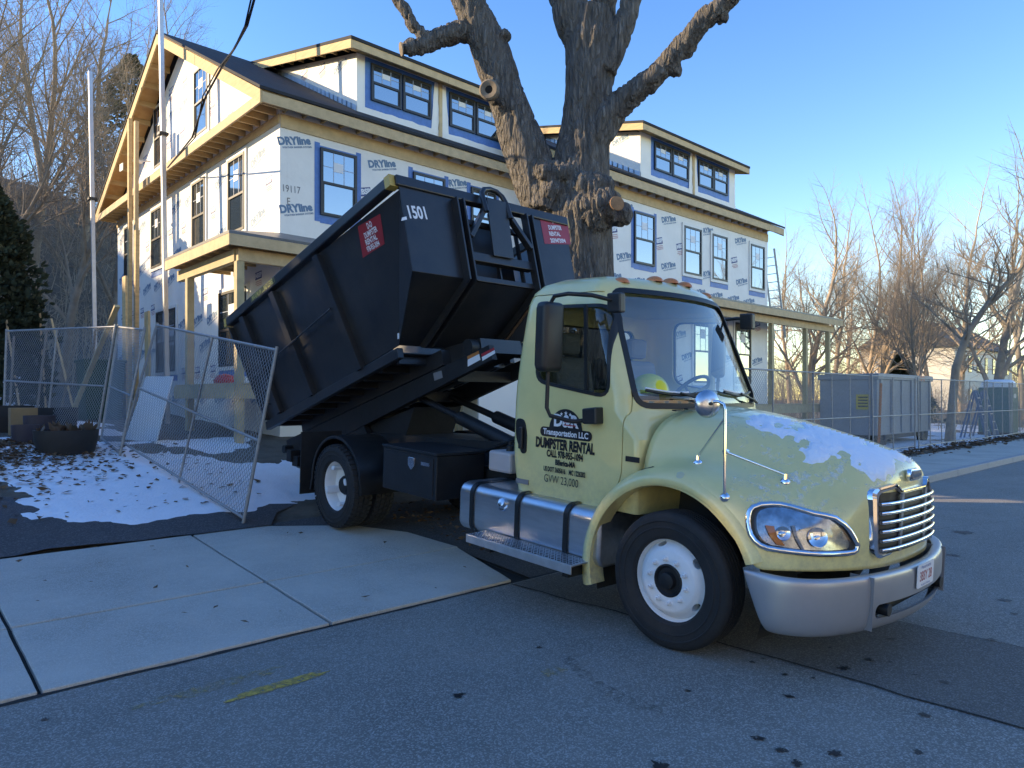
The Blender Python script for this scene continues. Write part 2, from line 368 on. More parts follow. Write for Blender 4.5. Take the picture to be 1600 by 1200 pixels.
def window(parent, O, r, n, wd, ht, tape=True, trim=False, sill=False, muntins=True, tw=.12):
    """O: lower left corner on the wall, r: unit vector along the wall, n: outward normal"""
    r = Vector(r); n = Vector(n); u = Vector((0, 0, 1)); O = Vector(O)
    def P(a, b, c): return O+r*a+u*b+n*c
    def slab(mb, a0, b0, a1, b1, c0, c1): mb.prism([P(a0, b0, c0), P(a1, b0, c0), P(a1, b1, c0), P(a0, b1, c0)], n*(c1-c0))
    f = .055; mb = MB()
    slab(mb, 0, 0, f, ht, .004, .05); slab(mb, wd-f, 0, wd, ht, .004, .05); slab(mb, f, 0, wd-f, f, .004, .048); slab(mb, f, ht-f, wd-f, ht, .004, .048)
    slab(mb, f, ht*.47, wd-f, ht*.47+.05, .004, .045)
    slab(mb, f, f, f+.03, ht*.47, .004, .034); slab(mb, wd-f-.03, f, wd-f, ht*.47, .004, .034)
    W_ = mb.build('window', MATS['window_frame'], parent)
    mb = MB(); slab(mb, f+.03, f, wd-f-.03, ht*.47, .006, .018); mb.build('pane', MATS['pane'], W_)
    mb = MB(); slab(mb, f, ht*.47+.05, wd-f, ht-f, .006, .026); mb.build('pane', MATS['pane'], W_)
    if muntins:
        mb = MB(); y0 = ht*.47+.05; y1 = ht-f
        for k in (1, 2): x = f+(wd-2*f)*k/3; slab(mb, x-.008, y0, x+.008, y1, .027, .030)
        slab(mb, f, (y0+y1)/2-.008, wd-f, (y0+y1)/2+.008, .027, .0295); mb.build('muntin', MATS['muntin'], W_)
        mb = MB(); slab(mb, wd*.36, ht*.68, wd*.62, ht*.82, .031, .032); mb.build('sticker', MATS['sticker'], W_)
    t = tw
    if tape:
        mb = MB(); slab(mb, -t, -t*1.2, 0, ht+t*.8, .003, .0055); slab(mb, wd, -t*1.2, wd+t, ht+t*.8, .003, .0055); slab(mb, 0, -t*1.4, wd, 0, .003, .005); slab(mb, 0, ht, wd, ht+t*.35, .003, .005)
        mb.build('flashing_tape', MATS['blue_tape'], W_)
    if trim:
        mb = MB(); q = .085
        slab(mb, -q, -q, 0, ht+q, .003, .035); slab(mb, wd, -q, wd+q, ht+q, .003, .035); slab(mb, 0, -q, wd, 0, .003, .034); slab(mb, 0, ht, wd, ht+q, .003, .034)
        mb.build('trim', MATS['white_trim'], W_)
        mb = MB(); slab(mb, -q, -q-.16, wd+q, -q-.003, .003, .006); mb.build('flashing_tape', MATS['blue_tape'], W_)
    return W_
def logo(parent, O, r, n, size, rot, kind):
    r = Vector(r); n = Vector(n); u = Vector((0, 0, 1)); a = R(rot)
    rr = r*math.cos(a)+u*math.sin(a); uu = u*math.cos(a)-r*math.sin(a); O = Vector(O)+n*.0025
    if kind == 'dry':
        text('DRY', O-rr*size*.95, rr, uu, size*1.05, MATS['logo_ink'], parent, 'printed_logo', bold=.055)
        text('line', O+rr*size*.85, rr, uu, size*1.05, MATS['logo_ink'], parent, 'printed_logo', bold=.055)
        text('WEATHER BARRIER SYSTEMS', O-uu*size*.6, rr, uu, size*.25, MATS['logo_ink'], parent, 'printed_logo', bold=.03)
    else:
        q = [O+rr*x*size+uu*y*size for x, y in ((-.95,-.42),(.95,-.42),(.95,.5),(-.95,.5))]
        MB().add(q, [(0,1,2,3)]).build('printed_logo', MATS['logo_navy'], parent)
        text('MBSP', O+n*.002+uu*.04*size, rr, uu, size*.78, MATS['sticker'], parent, 'printed_logo', bold=.055)
        mb = MB()
        for i, (x0, x1, y) in enumerate(((-.8,.75,-.68),(-.9,.9,-.92),(-.6,.85,-1.14))):
            x = x0
            while x < x1: mb.add([O+rr*q*size+uu*v*size for q, v in ((x,y-.06),(x+.1,y-.06),(x+.1,y+.06),(x,y+.06))], [(0,1,2,3)]); x += .17
        mb.build('printed_logo', MATS['logo_red'], parent, kind='stuff')
def house(name, label, X0, X1, Y0, Y1, ze, dorm, gable_wins, front_wins, right=False, z0=.3):
    root = empty(name, (X0, Y0, g(X0, Y0)), label=label, cat='house', group='unfinished houses behind the truck')
    ov = .55; of = .35; Ye = Y0-of; Yb = Y1+of; Yr = (Ye+Yb)/2; sl = .542; zr = ze+sl*(Yr-Ye); X0o = X0-ov; X1o = X1+ov*.9
    hw = MATS['house_wrap']
    zw = ze-.02
    # walls
    wg = MB().prism([(X0, Y0, z0), (X0, Y1, z0), (X0, Y1, zw+sl*.25), (X0, Yr, zr-.28), (X0, Y0, zw+sl*.25)], (.15, 0, 0)).build('gable_wall', hw, root)
    MB().prism([(X1, Y0, z0), (X1, Y1, z0), (X1, Y1, zw+sl*.25), (X1, Yr, zr-.28), (X1, Y0, zw+sl*.25)], (-.15, 0, 0)).build('gable_wall', hw, root)
    wf = MB().box((X0+.152, Y0+.001, z0), (X1-.152, Y0+.15, zw+.1)).build('front_wall', hw, root)
    MB().box((X0+.152, Y1-.15, z0), (X1-.152, Y1-.001, zw+.1)).build('back_wall', hw, root)
    MB().box((X0-.03, Y0-.03, z0-1.2), (X1+.03, Y1+.03, z0-.003)).build('foundation', MATS['concrete_foundation'], root)
    # roof: two thick slopes
    t = .06
    for s, (ya, yb) in enumerate(((Ye-.03, Yr), (Yb+.03, Yr))):
        za = ze+.06
        rf = MB().prism([(X0o-.02, ya, za), (X0o-.02, yb, zr+.06+.02), (X0o-.02, yb, zr+.08+t), (X0o-.02, ya, za+t)], (X1o-X0o+.04, 0, 0)).build('roof', MATS['roof_felt'], root)
    # plywood deck under the felt at the rake overhang
    for ya, yb in ((Ye, Yr), (Yb, Yr)):
        MB().prism([(X0o+.045, ya, ze+.035), (X0o+.045, yb, zr+.055), (X0o+.045, yb, zr+.075), (X0o+.045, ya, ze+.055)], (ov-.05, 0, 0)).build('roof_deck', MATS['plywood'], root)
        k = 11
        for i in range(k):
            q = (i+.6)/k; y = ya+(yb-ya)*q; z = ze+(zr-ze)*q
            d = .02 if ya < yb else -.02
            MB().prism([(X0o+.046, y, z-.09+sl*0), (X0o+.046, y+d*2, z-.09+sl*.04), (X0o+.046, y+d*2, z+.034+sl*.04), (X0o+.046, y, z+.034)], (ov-.05, 0, 0)).build('lookout', MATS['lumber'], root)
    # rake boards, in two lengths each
    for sgn, ya in ((1, Ye), (-1, Yb)):
        for q0, q1 in ((0, .56), (.563, 1)):
            y0 = ya+(Yr-ya)*q0; y1 = ya+(Yr-ya)*q1; z0_ = ze+(zr-ze)*q0; z1_ = ze+(zr-ze)*q1
            MB().prism([(X0o, y0, z0_-.20), (X0o, y1, z1_-.20), (X0o, y1, z1_+.055), (X0o, y0, z0_+.055)], (.04, 0, 0)).build('rake_board', MATS['lumber'], root)
            MB().prism([(X1o-.04, y0, z0_-.20), (X1o-.04, y1, z1_-.20), (X1o-.04, y1, z1_+.055), (X1o-.04, y0, z0_+.055)], (.04, 0, 0)).build('rake_board', MATS['lumber'], root)
    # front eave: fascia in three lengths, frieze, rafter tails
    xx = [X0o+.042, X0o+(X1o-X0o)*.42, X0o+(X1o-X0o)*.78, X1o-.042]
    for i in range(3): MB().box((xx[i]+.002, Ye, ze-.17+.006*i), (xx[i+1]-.002, Ye+.04, ze+.05)).build('fascia_board', MATS['lumber_pale'], root)
    MB().box((X0+.01, Y0-.03, ze-.42), (X1-.01, Y0-.001, ze-.16)).build('frieze_board', MATS['lumber_pale'], root)
    proto = MB().box((0, Ye+.042, ze-.13), (.04, Y0-.002, ze+.03)).build('rafter_tail', MATS['lumber'], root)
    proto.location = (X0+.05, 0, 0); x = .41
    while X0+.05+x < X1: clone(proto, (x, 0, 0)); x += .41
    # gable return: fascia with joists behind, small ledge on top
    MB().box((X0o+.002, Ye+.042, ze-.19), (X0o+.042, Yr-1.2, ze+.0)).build('return_board', MATS['lumber_pale'], root)
    MB().box((X0o+.002, Yr-1.197, ze-.195), (X0o+.042, Yb-.042, ze-.005)).build('return_board', MATS['lumber_pale'], root)
    MB().box((X0o+.043, Ye+.05, ze-.004), (X0-.002, Yb-.05, ze+.02)).build('return_deck', MATS['plywood'], root)
    proto = MB().box((X0o+.043, 0, ze-.16), (X0-.002, .04, ze-.006)).build('joist', MATS['lumber'], root)
    proto.location = (0, Ye+.12, 0); y = .38
    while Ye+.12+y < Yb-.1: clone(proto, (0, y, 0)); y += .38
    MB().box((X0-.03, Y0, ze-.34), (X0-.0015, Y1, ze-.165)).build('ledger_board', MATS['lumber_pale'], root)
    # windows
    for y, z, wd, ht, kw in gable_wins: window(root, (X0, y+wd, z), (0, -1, 0), (-1, 0, 0), wd, ht, **kw)
    for x, z, wd, ht, kw in front_wins: window(root, (x, Y0, z), (1, 0, 0), (0, -1, 0), wd, ht, **kw)
    # shed dormer
    xa, xb, yd = dorm['x0'], dorm['x1'], Y0+.5; zt = ze+1.95; ye = yd-.35; s2 = (zr-.05-zt)/(Yr-ye)
    def rz(y): return ze+.14+sl*(y-Ye)
    dw = MB().box((xa, yd, rz(yd)-.15), (xb, yd+.12, zt-.06)).build('dormer_wall', hw, root)
    for x, e in ((xa, .12), (xb-.12, .12)):
        MB().prism([(x+.001, yd+.121, rz(yd+.12)-.05), (x+.001, Yr-.5, rz(Yr-.5)-.05), (x+.001, Yr-.5, zt-.06+s2*(Yr-.5-yd)), (x+.001, yd+.121, zt-.06+s2*.12)], (e-.002, 0, 0)).build('dormer_cheek', hw, root)
    xo = .35
    MB().prism([(xa-xo, ye-.02, zt+.0), (xa-xo, Yr+.1, zt+s2*(Yr+.1-ye)), (xa-xo, Yr+.1, zt+s2*(Yr+.1-ye)+.07), (xa-xo, ye-.02, zt+.07)], (xb-xa+2*xo, 0, 0)).build('dormer_roof', MATS['roof_felt'], root)
    for x in (xa-xo+.003, xb+xo-.043):
        for q0, q1 in ((0, .45), (.453, .96)):
            y0 = ye+(Yr-ye)*q0; y1 = ye+(Yr-ye)*q1
            MB().prism([(x, y0, zt+s2*(y0-ye)-.19), (x, y1, zt+s2*(y1-ye)-.19), (x, y1, zt+s2*(y1-ye)-.002), (x, y0, zt+s2*(y0-ye)-.002)], (.04, 0, 0)).build('rake_board', MATS['lumber'], root)
    y = yd+.3
    while y < Yr-.6:
        MB().box((xa-xo+.045, y, zt+s2*(y-ye)-.10), (xa-.002, y+.04, zt+s2*(y-ye)-.004)).build('lookout', MATS['lumber'], root); y += .55
    m_ = xa+(xb-xa)*dorm.get('split', .52)
    for x0, x1 in ((xa-xo+.044, m_), (m_+.004, xb+xo-.044)):
        MB().box((x0, ye, zt-.17), (x1, ye+.04, zt-.003)).build('fascia_board', MATS['lumber_pale'], root)
    MB().box((xa-xo+.05, ye+.042, zt-.06), (xb+xo-.05, yd-.003, zt-.045)).build('soffit', MATS['plywood'], root)
    for pr in dorm['pairs']:
        p0, p1 = pr; wd = (p1-p0)/2-.02; zb = ze+.93
        mb = MB(); mb.box((p0-.14, yd-.006, zb-.3), (p1+.14, yd-.003, zt-.08)); mb.build('flashing_tape', MATS['blue_tape'], root)
        for x in (p0, p0+wd+.04): window(root, (x, yd-.004, zb), (1, 0, 0), (0, -1, 0), wd, .83, tape=False)
    # bare stud and torn wrap between the windows, felt apron and step flashing
    q = (dorm['pairs'][0][1]+dorm['pairs'][1][0])/2
    MB().box((q-.045, yd-.05, rz(yd)-.02), (q+.045, yd-.005, zt-.07)).build('stud', MATS['lumber_pale'], root)
    for sx in (-1, 1):
        mb = MB(); rows = []
        for i in range(9):
            z = zt-.1-(zt-.1-rz(yd)-.05)*i/8
            rows.append([(q+sx*(.05+.22*k/5*(.55+.45*i/8)), yd-.012-.035*abs(noise.noise((i*.7, k*1.1, q+sx))), z) for k in range(6)])
        mb.grid(rows).build('torn_wrap', hw, root, smooth=80)
    rows = []
    for i in range(5):
        rows.append([(xa+(xb-xa)*k/24, yd-.012-.03*abs(noise.noise((k*.9, i*.8, q))), ze+.73-(.32*i/4)*(1+.35*noise.noise((k*.35, 4, q)))+.04*noise.noise((k*.7, i, 2))) for k in range(25)])
    MB().grid(rows).build('torn_wrap', hw, root, smooth=80)
    n = int((Yr-.8-yd)/.2)
    for i in range(n):
        y = yd+.0+i*.2
        MB().prism([(xa-.012, y, rz(y)-.01), (xa-.012, y+.24, rz(y+.24)-.01), (xa-.012, y+.24, rz(y+.24)+.12), (xa-.012, y, rz(y)+.12)], (.004, 0, 0)).build('step_flashing', MATS['flashing'], root)
    # printed wrap
    rr = random.Random(len(name))
    def free(pts, c, m=.25): return all(not (x-m < c[0] < x+wd+m and z-m < c[1] < z+ht+m) for x, z, wd, ht in pts)
    fw = [(x, z, wd, ht) for x, z, wd, ht, _ in front_wins]; gw = [(y, z, wd, ht) for y, z, wd, ht, _ in gable_wins]
    row = 0; z = ze-.62
    while z > 2.0:
        x = X0+.15+(.5 if row % 2 else 0)
        while x < X1-.5:
            c = (x+.2+rr.uniform(-.05, .05), z-.03*(x-X0)*0)
            if free(fw, c, .16): logo(wf, (c[0], Y0, c[1]), (1, 0, 0), (0, -1, 0), .2, 14, 'dry' if row % 3 != 1 else 'mb')
            x += 1.02
        z -= .62 if row % 3 != 0 else .72; row += 1
    row = 0; z = ze-.75
    while z > 1.2:
        y = Y1-.6-(.5 if row % 2 else 0)
        while y > Y0+.4:
            if free(gw, (y, z), .2): logo(wg, (X0, y, z), (0, -1, 0), (-1, 0, 0), .2 if row % 3 != 1 else .17, 16 if row % 3 != 1 else 3, 'dry' if row % 3 != 1 else 'mb')
            y -= 1.02
        z -= .62; row += 1
    z = ze+.5; row = 0
    while z < zr-.9:
        half = (zr-.4-z)/sl-.5; y = Yr+half
        while y > Yr-half:
            if free(gw, (y, z), .2): logo(wg, (X0, y, z), (0, -1, 0), (-1, 0, 0), .2, 16 if row % 2 == 0 else 3, 'dry' if row % 2 == 0 else 'mb')
            y -= 1.05
        z += .62; row += 1
    for x, z, k in ((xa+.9, 0, 0),):
        pass
    for i, y in enumerate((yd+.7, yd+1.6, yd+2.5)):
        logo(root, (xa, y, zt-.35+s2*(y-ye)-.0), (0, -1, 0), (-1, 0, 0), .17, 12, 'mb' if i else 'dry')
    return root, wf, wg
T = dict(tape=True); N = dict(tape=False, trim=True)
HA, HAf, HAg = house('unfinished_house', 'house wrapped in white membrane with wooden gable and porch beside the black container', 6.14, 12.75, 13.39, 25.2, 7.5,
    dict(x0=8.15, x1=12.55, pairs=((8.5, 10.16), (10.72, 12.38))),
    [(17.23, 8.12, .91, 1.62, N), (20.46, 8.12, .85, 1.62, N), (15.05, 5.36, .92, 1.66, N), (17.4, 5.36, .88, 1.66, dict(tape=False, trim=True)), (20.67, 5.36, .91, 1.62, N), (14.95, 2.44, 1.55, 1.68, N), (19.52, 2.43, 1.6, 1.66, N), (23.4, 5.36, .9, 1.62, N)],
    [(7.0, 5.5, .84, 1.38, T), (9.3, 5.5, .9, 1.38, T), (11.0, 5.5, .8, 1.38, T), (7.3, 2.5, .9, 1.6, N), (9.4, 2.5, .9, 1.6, N)])
HB, HBf, HBg = house('unfinished_house', 'wrapped house with a blue-taped dormer standing behind the truck cab and big tree', 12.95, 23.2, 12.05, 23.9, 7.55,
    dict(x0=16.65, x1=21.9, pairs=((17.3, 19.08), (19.63, 21.38))),
    [(14.2, 5.4, .9, 1.62, N)],
    [(13.4, 5.45, .9, 1.4, T), (15.69, 5.45, .93, 1.42, T), (18.09, 5.45, .92, 1.42, N), (19.63, 5.45, .88, 1.42, N), (22.0, 5.42, .92, 1.48, N), (14.2, 2.2, 1, 2.0, N), (16.0, 2.2, 1, 2.0, N), (18.6, 2.2, 1., 2.0, N), (21.0, 2.2, 1., 2.0, N)])
text('19117', onY(455, 296, 13.385), (1, 0, .05), (0, 0, 1), .2, MATS['pencil'], HAf, 'pencil_note', sx=.8)
text('E', onY(451, 315, 13.385), (1, 0, .05), (0, 0, 1), .2, MATS['pencil'], HAf, 'pencil_note', sx=.8)
# security camera and light on the gable, hanging cables
M('black_plastic', (.015, .015, .016), .45, var=0); M('white_plastic', (.7, .7, .7), .4, var=0)
# ---- porches (parts of their houses)
def porch(root, x0, x1, y0, y1, ztop, zdeck, posts, hx, hy, rail=False):
    """flat-pitched roof on posts; hx, hy: planes of the house walls it leans on"""
    z0 = ztop-.02
    k = .3
    hl_ = hx-.004 if y1 > hy else x0
    MB().prism([(x0, y0, z0), (x1, y0, z0), (x1, hy-.004, z0+k), (hl_, hy-.004, z0+k)], (0, 0, .05)).build('porch_roof', MATS['porch_membrane'], root)
    if y1 > hy: MB().prism([(x0, y0+.004, z0+.002), (hl_, hy, z0+k+.002), (hl_, y1, z0+k+.002), (x0, y1, z0+.002)], (0, 0, .05)).build('porch_roof', MATS['porch_membrane'], root)
    MB().box((x0+.002, y0+.002, z0-.2), (x1-.002, y0+.042, z0-.002)).build('porch_fascia', MATS['lumber_pale'], root)
    if y1 > hy: MB().box((x0+.002, y0+.044, z0-.2), (x0+.042, y1, z0-.002)).build('porch_fascia', MATS['lumber_pale'], root)
    MB().box((x0+.25, y0+.22, z0-.42), (x1-.25, y0+.34, z0-.2)).build('porch_beam', MATS['lumber_pale'], root)
    if y1 > hy: MB().box((x0+.22, y0+.345, z0-.42), (x0+.34, y1-.1, z0-.2)).build('porch_beam', MATS['lumber_treated'], root)
    y = y0+.5
    while y < (hy if y1 <= hy else y1)-.05:
        MB().box((x0+.045, y, z0-.19), ((hx if y > hy else x1)-.05, y+.04, z0-.06)).build('porch_joist', MATS['lumber'], root); y += .45
    for x, y in posts:
        zb = gn(x, y)-.05
        MB().box((x-.07, y-.07, zb), (x+.07, y+.07, z0-.42)).build('porch_post', MATS['lumber_treated'], root, bevel=.006)
    MB().box((x0+.2, y0+.18, zdeck-.26), (x1-.2, y0+.22, zdeck-.005)).build('deck_rim', MATS['lumber_treated'], root)
    if y1 > hy: MB().box((x0+.17, y0+.22, zdeck-.26), (x0+.21, y1-.06, zdeck-.005)).build('deck_rim', MATS['lumber_treated'], root)
    x = x0+.2
    while x < x1-.2:
        lim = y1-.06 if (x+.14 < hx and y1 > hy) else hy-.01
        MB().box((x, y0+.16, zdeck), (x+.135, lim, zdeck+.03)).build('deck_board', MATS['lumber_treated'], root); x += .142
porch(HA, 4.82, 12.6, 12.55, 16.1, 4.66, 1.98, [(5.12, 12.85), (5.1, 15.4), (7.6, 12.85), (10.2, 12.85), (12.3, 12.85)], 6.14, 13.39)
porch(HB, 12.9, 26.3, 10.75, 10.9, 4.55, 1.5, [(13.2, 11.05), (15.4, 11.05), (18., 11.05), (21.5, 11.05), (23.9, 11.05), (25.7, 11.05)], 12.95, 12.05)
# dropped ladder jack scaffold by the far corner
def ladder(name, a, b, wd, n, mat, label, side=(1,0,0), cat='ladder'):
    a = Vector(a); b = Vector(b); s = Vector(side)*wd/2; root = empty(name, a, label=label, cat=cat)
    for k in (-1, 1): MB().beam(a+s*k, b+s*k, .03, .07, up=(0,1,.2)).build('rail', mat, root)
    for i in range(1, n): p = a+(b-a)*(i/n); MB().tube([p-s, p+s], .015, 6).build('rung', mat, root)
    return root
M('aluminium', (.5, .51, .52), .4, metal=.7, var=.1)
ladder('extension_ladder', (24.6, 12.3, 3.9), (23.75, 12.3, 7.0), .42, 11, MATS['aluminium'], 'tall aluminium ladder leaning on the far end of the wrapped house', side=(0,1,0))
# ---- pump jack poles, timber posts and planks at the gable
def pole(px, py0, py1, X, rad, label, mat='aluminium'):
    a = onX(px[1], py1, X); b = onX(px[0], py0, X); a.z = gn(a.x, a.y)-.05
    root = empty('scaffold_pole', a, label=label, cat='pole')
    MB().beam(a, b, rad*2, rad*2, up=(0,1,0)).build('shaft', MATS[mat], root)
    c = a+(b-a)*.62; MB().box((c.x-.1, c.y-.1, c.z), (c.x+.1, c.y+.1, c.z+.06)).build('clamp', MATS['black_plastic'], root)
    return root
pole((250, 262), -60, 600, 5.2, .045, 'tall aluminium scaffold pole standing in front of the wooden gable')
pole((141, 150), 112, 560, 4.6, .045, 'thin aluminium scaffold pole beside the bare trees')
def stick(name, pa, pb, X, wd, ht, mat, label, cat='timber', drop=True, up=(0,1,0)):
    a = onX(*pa, X); b = onX(*pb, X)
    if drop: a.z = gn(a.x, a.y)-.04
    return MB().beam(a, b, wd, ht, up=up).build(name, MATS[mat], None, label=label, cat=cat)
stick('timber_post', (203, 600), (203, 186), 5.3, .09, .14, 'lumber', 'tallest upright timber post beside the gable overhang')
stick('timber_post', (212, 610), (213, 190), 5.36, .09, .14, 'lumber_pale', 'upright timber post just right of the tallest one')
stick('timber_plank', (196, 690), (195, 432), 4.7, .28, .05, 'lumber', 'wide brown plank standing on end by the wire fence', up=(1,0,0))
stick('timber_post', (212, 640), (214, 360), 5.0, .09, .14, 'lumber', 'shorter upright timber post with a bracket at its top')
stick('timber_plank', (232, 640), (230, 487), 5.1, .3, .05, 'lumber_treated', 'bundle-like pale plank standing behind the wire fence', up=(1,0,0))
stick('timber_brace', (113, 645), (183, 478), 3.6, .09, .05, 'lumber_treated', 'slanted timber brace leaning from a planter to the plank', drop=False)
# sheet of white board behind the fence
p = [onX(195, 693, 3.55), onX(243, 693, 3.75), onX(270, 588, 4.3), onX(228, 588, 4.1)]
p[0].z = gn(p[0].x, p[0].y); p[1].z = gn(p[1].x, p[1].y)
MB().prism(p, (.02, .01, 0)).build('foam_board', MATS['white_plastic'], None, label='white sheet of board leaning behind the wire fence', cat='board')
# camera + light on gable
c = onX(215, 252, 5.55); cr = empty('security_camera', c, label='small white security camera under the gable return', cat='camera')
MB().lathe([(0, -.12), (.05, -.12), (.055, .1), (0, .1)], c, (-1, -.5, -.2), 16).build('body', MATS['white_plastic'], cr, smooth=40)
MB().lathe([(0, .101), (.045, .101), (.045, .125), (0, .125)], c, (-1, -.5, -.2), 16).build('lens', MATS['black_plastic'], cr)
MB().beam(c, c+Vector((.35, .1, .1)), .03, .03).build('bracket', MATS['white_plastic'], cr)
c = onX(192, 260, 5.5); MB().beam(c, c+Vector((0, .3, .02)), .02, .2).build('solar_panel', MATS['white_plastic'], None, label='small white panel fixed beside the security camera', cat='panel')
# overhead cables to the gable
def cable(pts, rad, label):
    P_ = [Vector(p) for p in pts]; out = []
    for i in range(len(P_)-1):
        for k in range(8): out.append(P_[i].lerp(P_[i+1], k/8))
    MB().tube(out+[P_[-1]], rad, 6).build('overhead_cable', MATS['black_plastic'], None, label=label, cat='cable', group='cables to the gable')
for k, dx in enumerate((0, 5)):
    pts = [atD(397-dx, 0, 9.6), atD(386-dx*.6, 40, 9.9), atD(366, 76, 10.6), atD(345-dx, 108, 11.6), atD(322-dx, 150, 12.6), atD(300+dx, 215, 13.6)]
    q = [onX(300+dx, 215, 5.55), onX(262, 262, 5.55)]
    cable([atD(420-dx*2, -120, 9)]+pts+q[1:], .018 if k == 0 else .012, 'black power cable sagging down to the gable of the wrapped house' if k == 0 else 'thinner black cable hanging beside the power cable')
# ================================================================== the truck (built in its own frame: x forward, y to its left, z up)
TX, TY, TP = 5.25, 2.88, 3.0
truck = empty('dump_truck', (TX, TY, 0), (0, R(TP), R(-90)), 'pale yellow truck cab with silver bumper and black roll-off chassis parked across the walk', 'truck')
WT = W[truck.name]; WTi = WT.inverted()
def tl(p): return WTi @ Vector(p)                    # world point -> truck frame
def tX(px, py, y): return tl(onX(px, py, TX+y))      # pixel on the plane at truck-side offset y
M('truck_paint', (.71, .61, .27), .32, var=.06, scale=3, coat=.6)
M('steel_black', (.012, .012, .014), .5, var=.3, scale=5, bump=.1, bscale=30)
M('frame_black', (.010, .010, .011), .6, var=.4, scale=6, bump=.15, bscale=25)
M('rubber', (.016, .016, .017), .75, var=.3, scale=9, bump=.2, bscale=60)
M('rubber_gasket', (.008, .008, .008), .5, var=0)
M('chrome', (.78, .78, .8), .09, metal=1, var=0)
M('chrome_worn', (.6, .6, .62), .25, metal=1, var=.15, scale=12)
M('white_rim', (.72, .73, .74), .4, var=.06, scale=8)
M('bumper_silver', (.40, .40, .41), .38, metal=.55, var=.05, scale=5)
M('tank_metal', (.52, .53, .55), .3, metal=.9, var=.15, scale=6, stretch=(.4, 3, 3))
M('tread_metal', (.55, .56, .58), .38, metal=.8, var=.12, scale=10)
M('interior', (.2, .2, .205), .8, var=.15)
M('interior_grey', (.32, .32, .33), .8, var=.1)
M('amber', (.55, .13, .012), .25, var=.1); M('amber_marker', (.62, .2, .06), .3, var=.1)
M('headlamp_chrome', (.40, .42, .45), .18, metal=1, var=.5, scale=14)
M('safety_yellow', (.80, .70, .02), .45, var=.08)
M('decal_black', (.012, .012, .013), .45, var=0); M('decal_white', (.75, .75, .76), .45, var=0); M('decal_flag_red', (.4, .03, .04), .45, var=0); M('decal_flag_blue', (.03, .05, .2), .45, var=0)
M('badge_grey', (.2, .2, .21), .4, var=0)
M('snow', (.82, .84, .87), .6, var=.03, bump=.5, bscale=30)
snowcap = maskmat('hood_snow', (.82, .85, .9), .5, 9, soft=.05, rough=.5)
glassmat('truck_glass', (.93, .96, .96), .12); glassmat('lamp_glass', (.93, .94, .95), .0); glassmat('side_glass', (.5, .54, .54), .03)
pm = MATS['truck_paint'].node_tree; pn = pm.nodes; pl_ = pm.links; pp_ = pn['Principled BSDF']; src_ = pp_.inputs['Base Color'].links[0].from_socket
sx_ = pn.new('ShaderNodeSeparateXYZ'); pl_.new(pn['Texture Coordinate'].outputs['Object'], sx_.inputs[0]); zr_ = pn.new('ShaderNodeMapRange'); zr_.inputs[1].default_value = 1.25; zr_.inputs[2].default_value = .4; pl_.new(sx_.outputs[2], zr_.inputs[0])
gn_ = pn.new('ShaderNodeTexNoise'); gn_.inputs['Scale'].default_value = 18; gn_.inputs['Detail'].default_value = 9; gn_.inputs['Roughness'].default_value = .75; pl_.new(pn['Texture Coordinate'].outputs['Object'], gn_.inputs[0])
gr_ = pn.new('ShaderNodeMapRange'); gr_.inputs[1].default_value = .42; gr_.inputs[2].default_value = .75; pl_.new(gn_.outputs[0], gr_.inputs[0]); gm_ = pn.new('ShaderNodeMath'); gm_.operation = 'MULTIPLY'; pl_.new(zr_.outputs[0], gm_.inputs[0]); pl_.new(gr_.outputs[0], gm_.inputs[1])
gx_ = pn.new('ShaderNodeMix'); gx_.data_type = 'RGBA'; pl_.new(gm_.outputs[0], gx_.inputs[0]); pl_.new(src_, gx_.inputs[6]); gx_.inputs[7].default_value = (.33, .29, .21, 1); pl_.new(gx_.outputs[2], pp_.inputs['Base Color'])   # road salt and splash on the lower panels
def pb(mb, name, mat, parent=None, **k): return mb.build(name, MATS[mat] if isinstance(mat, str) else mat, parent or truck, local=True, **k)
def sym(fn):
    for s in (-1, 1): fn(s)
# ---- hood and fenders: half section columns, mirrored
ST = [ # stations from cowl to nose: list of (x, y, z) top columns 0..7, then side columns 8..11
 (-.36, [(0,1.655),(.35,1.645),(.62,1.60),(.80,1.535),(.90,1.44),(.955,1.34),(.985,1.25),(1.0,1.18)], [1.02,1.03,1.04,1.05]),
 (-.16, [(0,1.64),(.34,1.63),(.58,1.58),(.74,1.51),(.83,1.41),(.91,1.315),(1.0,1.265),(1.09,1.225)], [1.14,1.155,1.165,1.17]),
 (.06, [(0,1.615),(.33,1.603),(.55,1.55),(.69,1.475),(.78,1.38),(.89,1.305),(1.01,1.28),(1.10,1.245)], [1.15,1.165,1.172,1.175]),
 (.30, [(0,1.575),(.32,1.562),(.52,1.507),(.65,1.425),(.74,1.335),(.87,1.265),(1.0,1.245),(1.10,1.205)], [1.15,1.165,1.172,1.175]),
 (.52, [(0,1.53),(.31,1.515),(.49,1.455),(.61,1.37),(.72,1.275),(.86,1.205),(.99,1.175),(1.09,1.125)], [1.135,1.155,1.168,1.172]),
]
lipR, lipx, lipz = .665, -.03, .47
def lip(x):
    d = x-lipx
    return lipz+math.sqrt(max(0, lipR**2-d*d)) if abs(d) < lipR else .70
half = []
for x, top, side in ST:
    row = [(x, y, z) for y, z in top]; zb = max(lip(x), .70); zt = top[-1][1]
    for k, y in enumerate(side): row.append((x, y, zt+(zb-zt)*(k+1)/4))
    half.append(row)
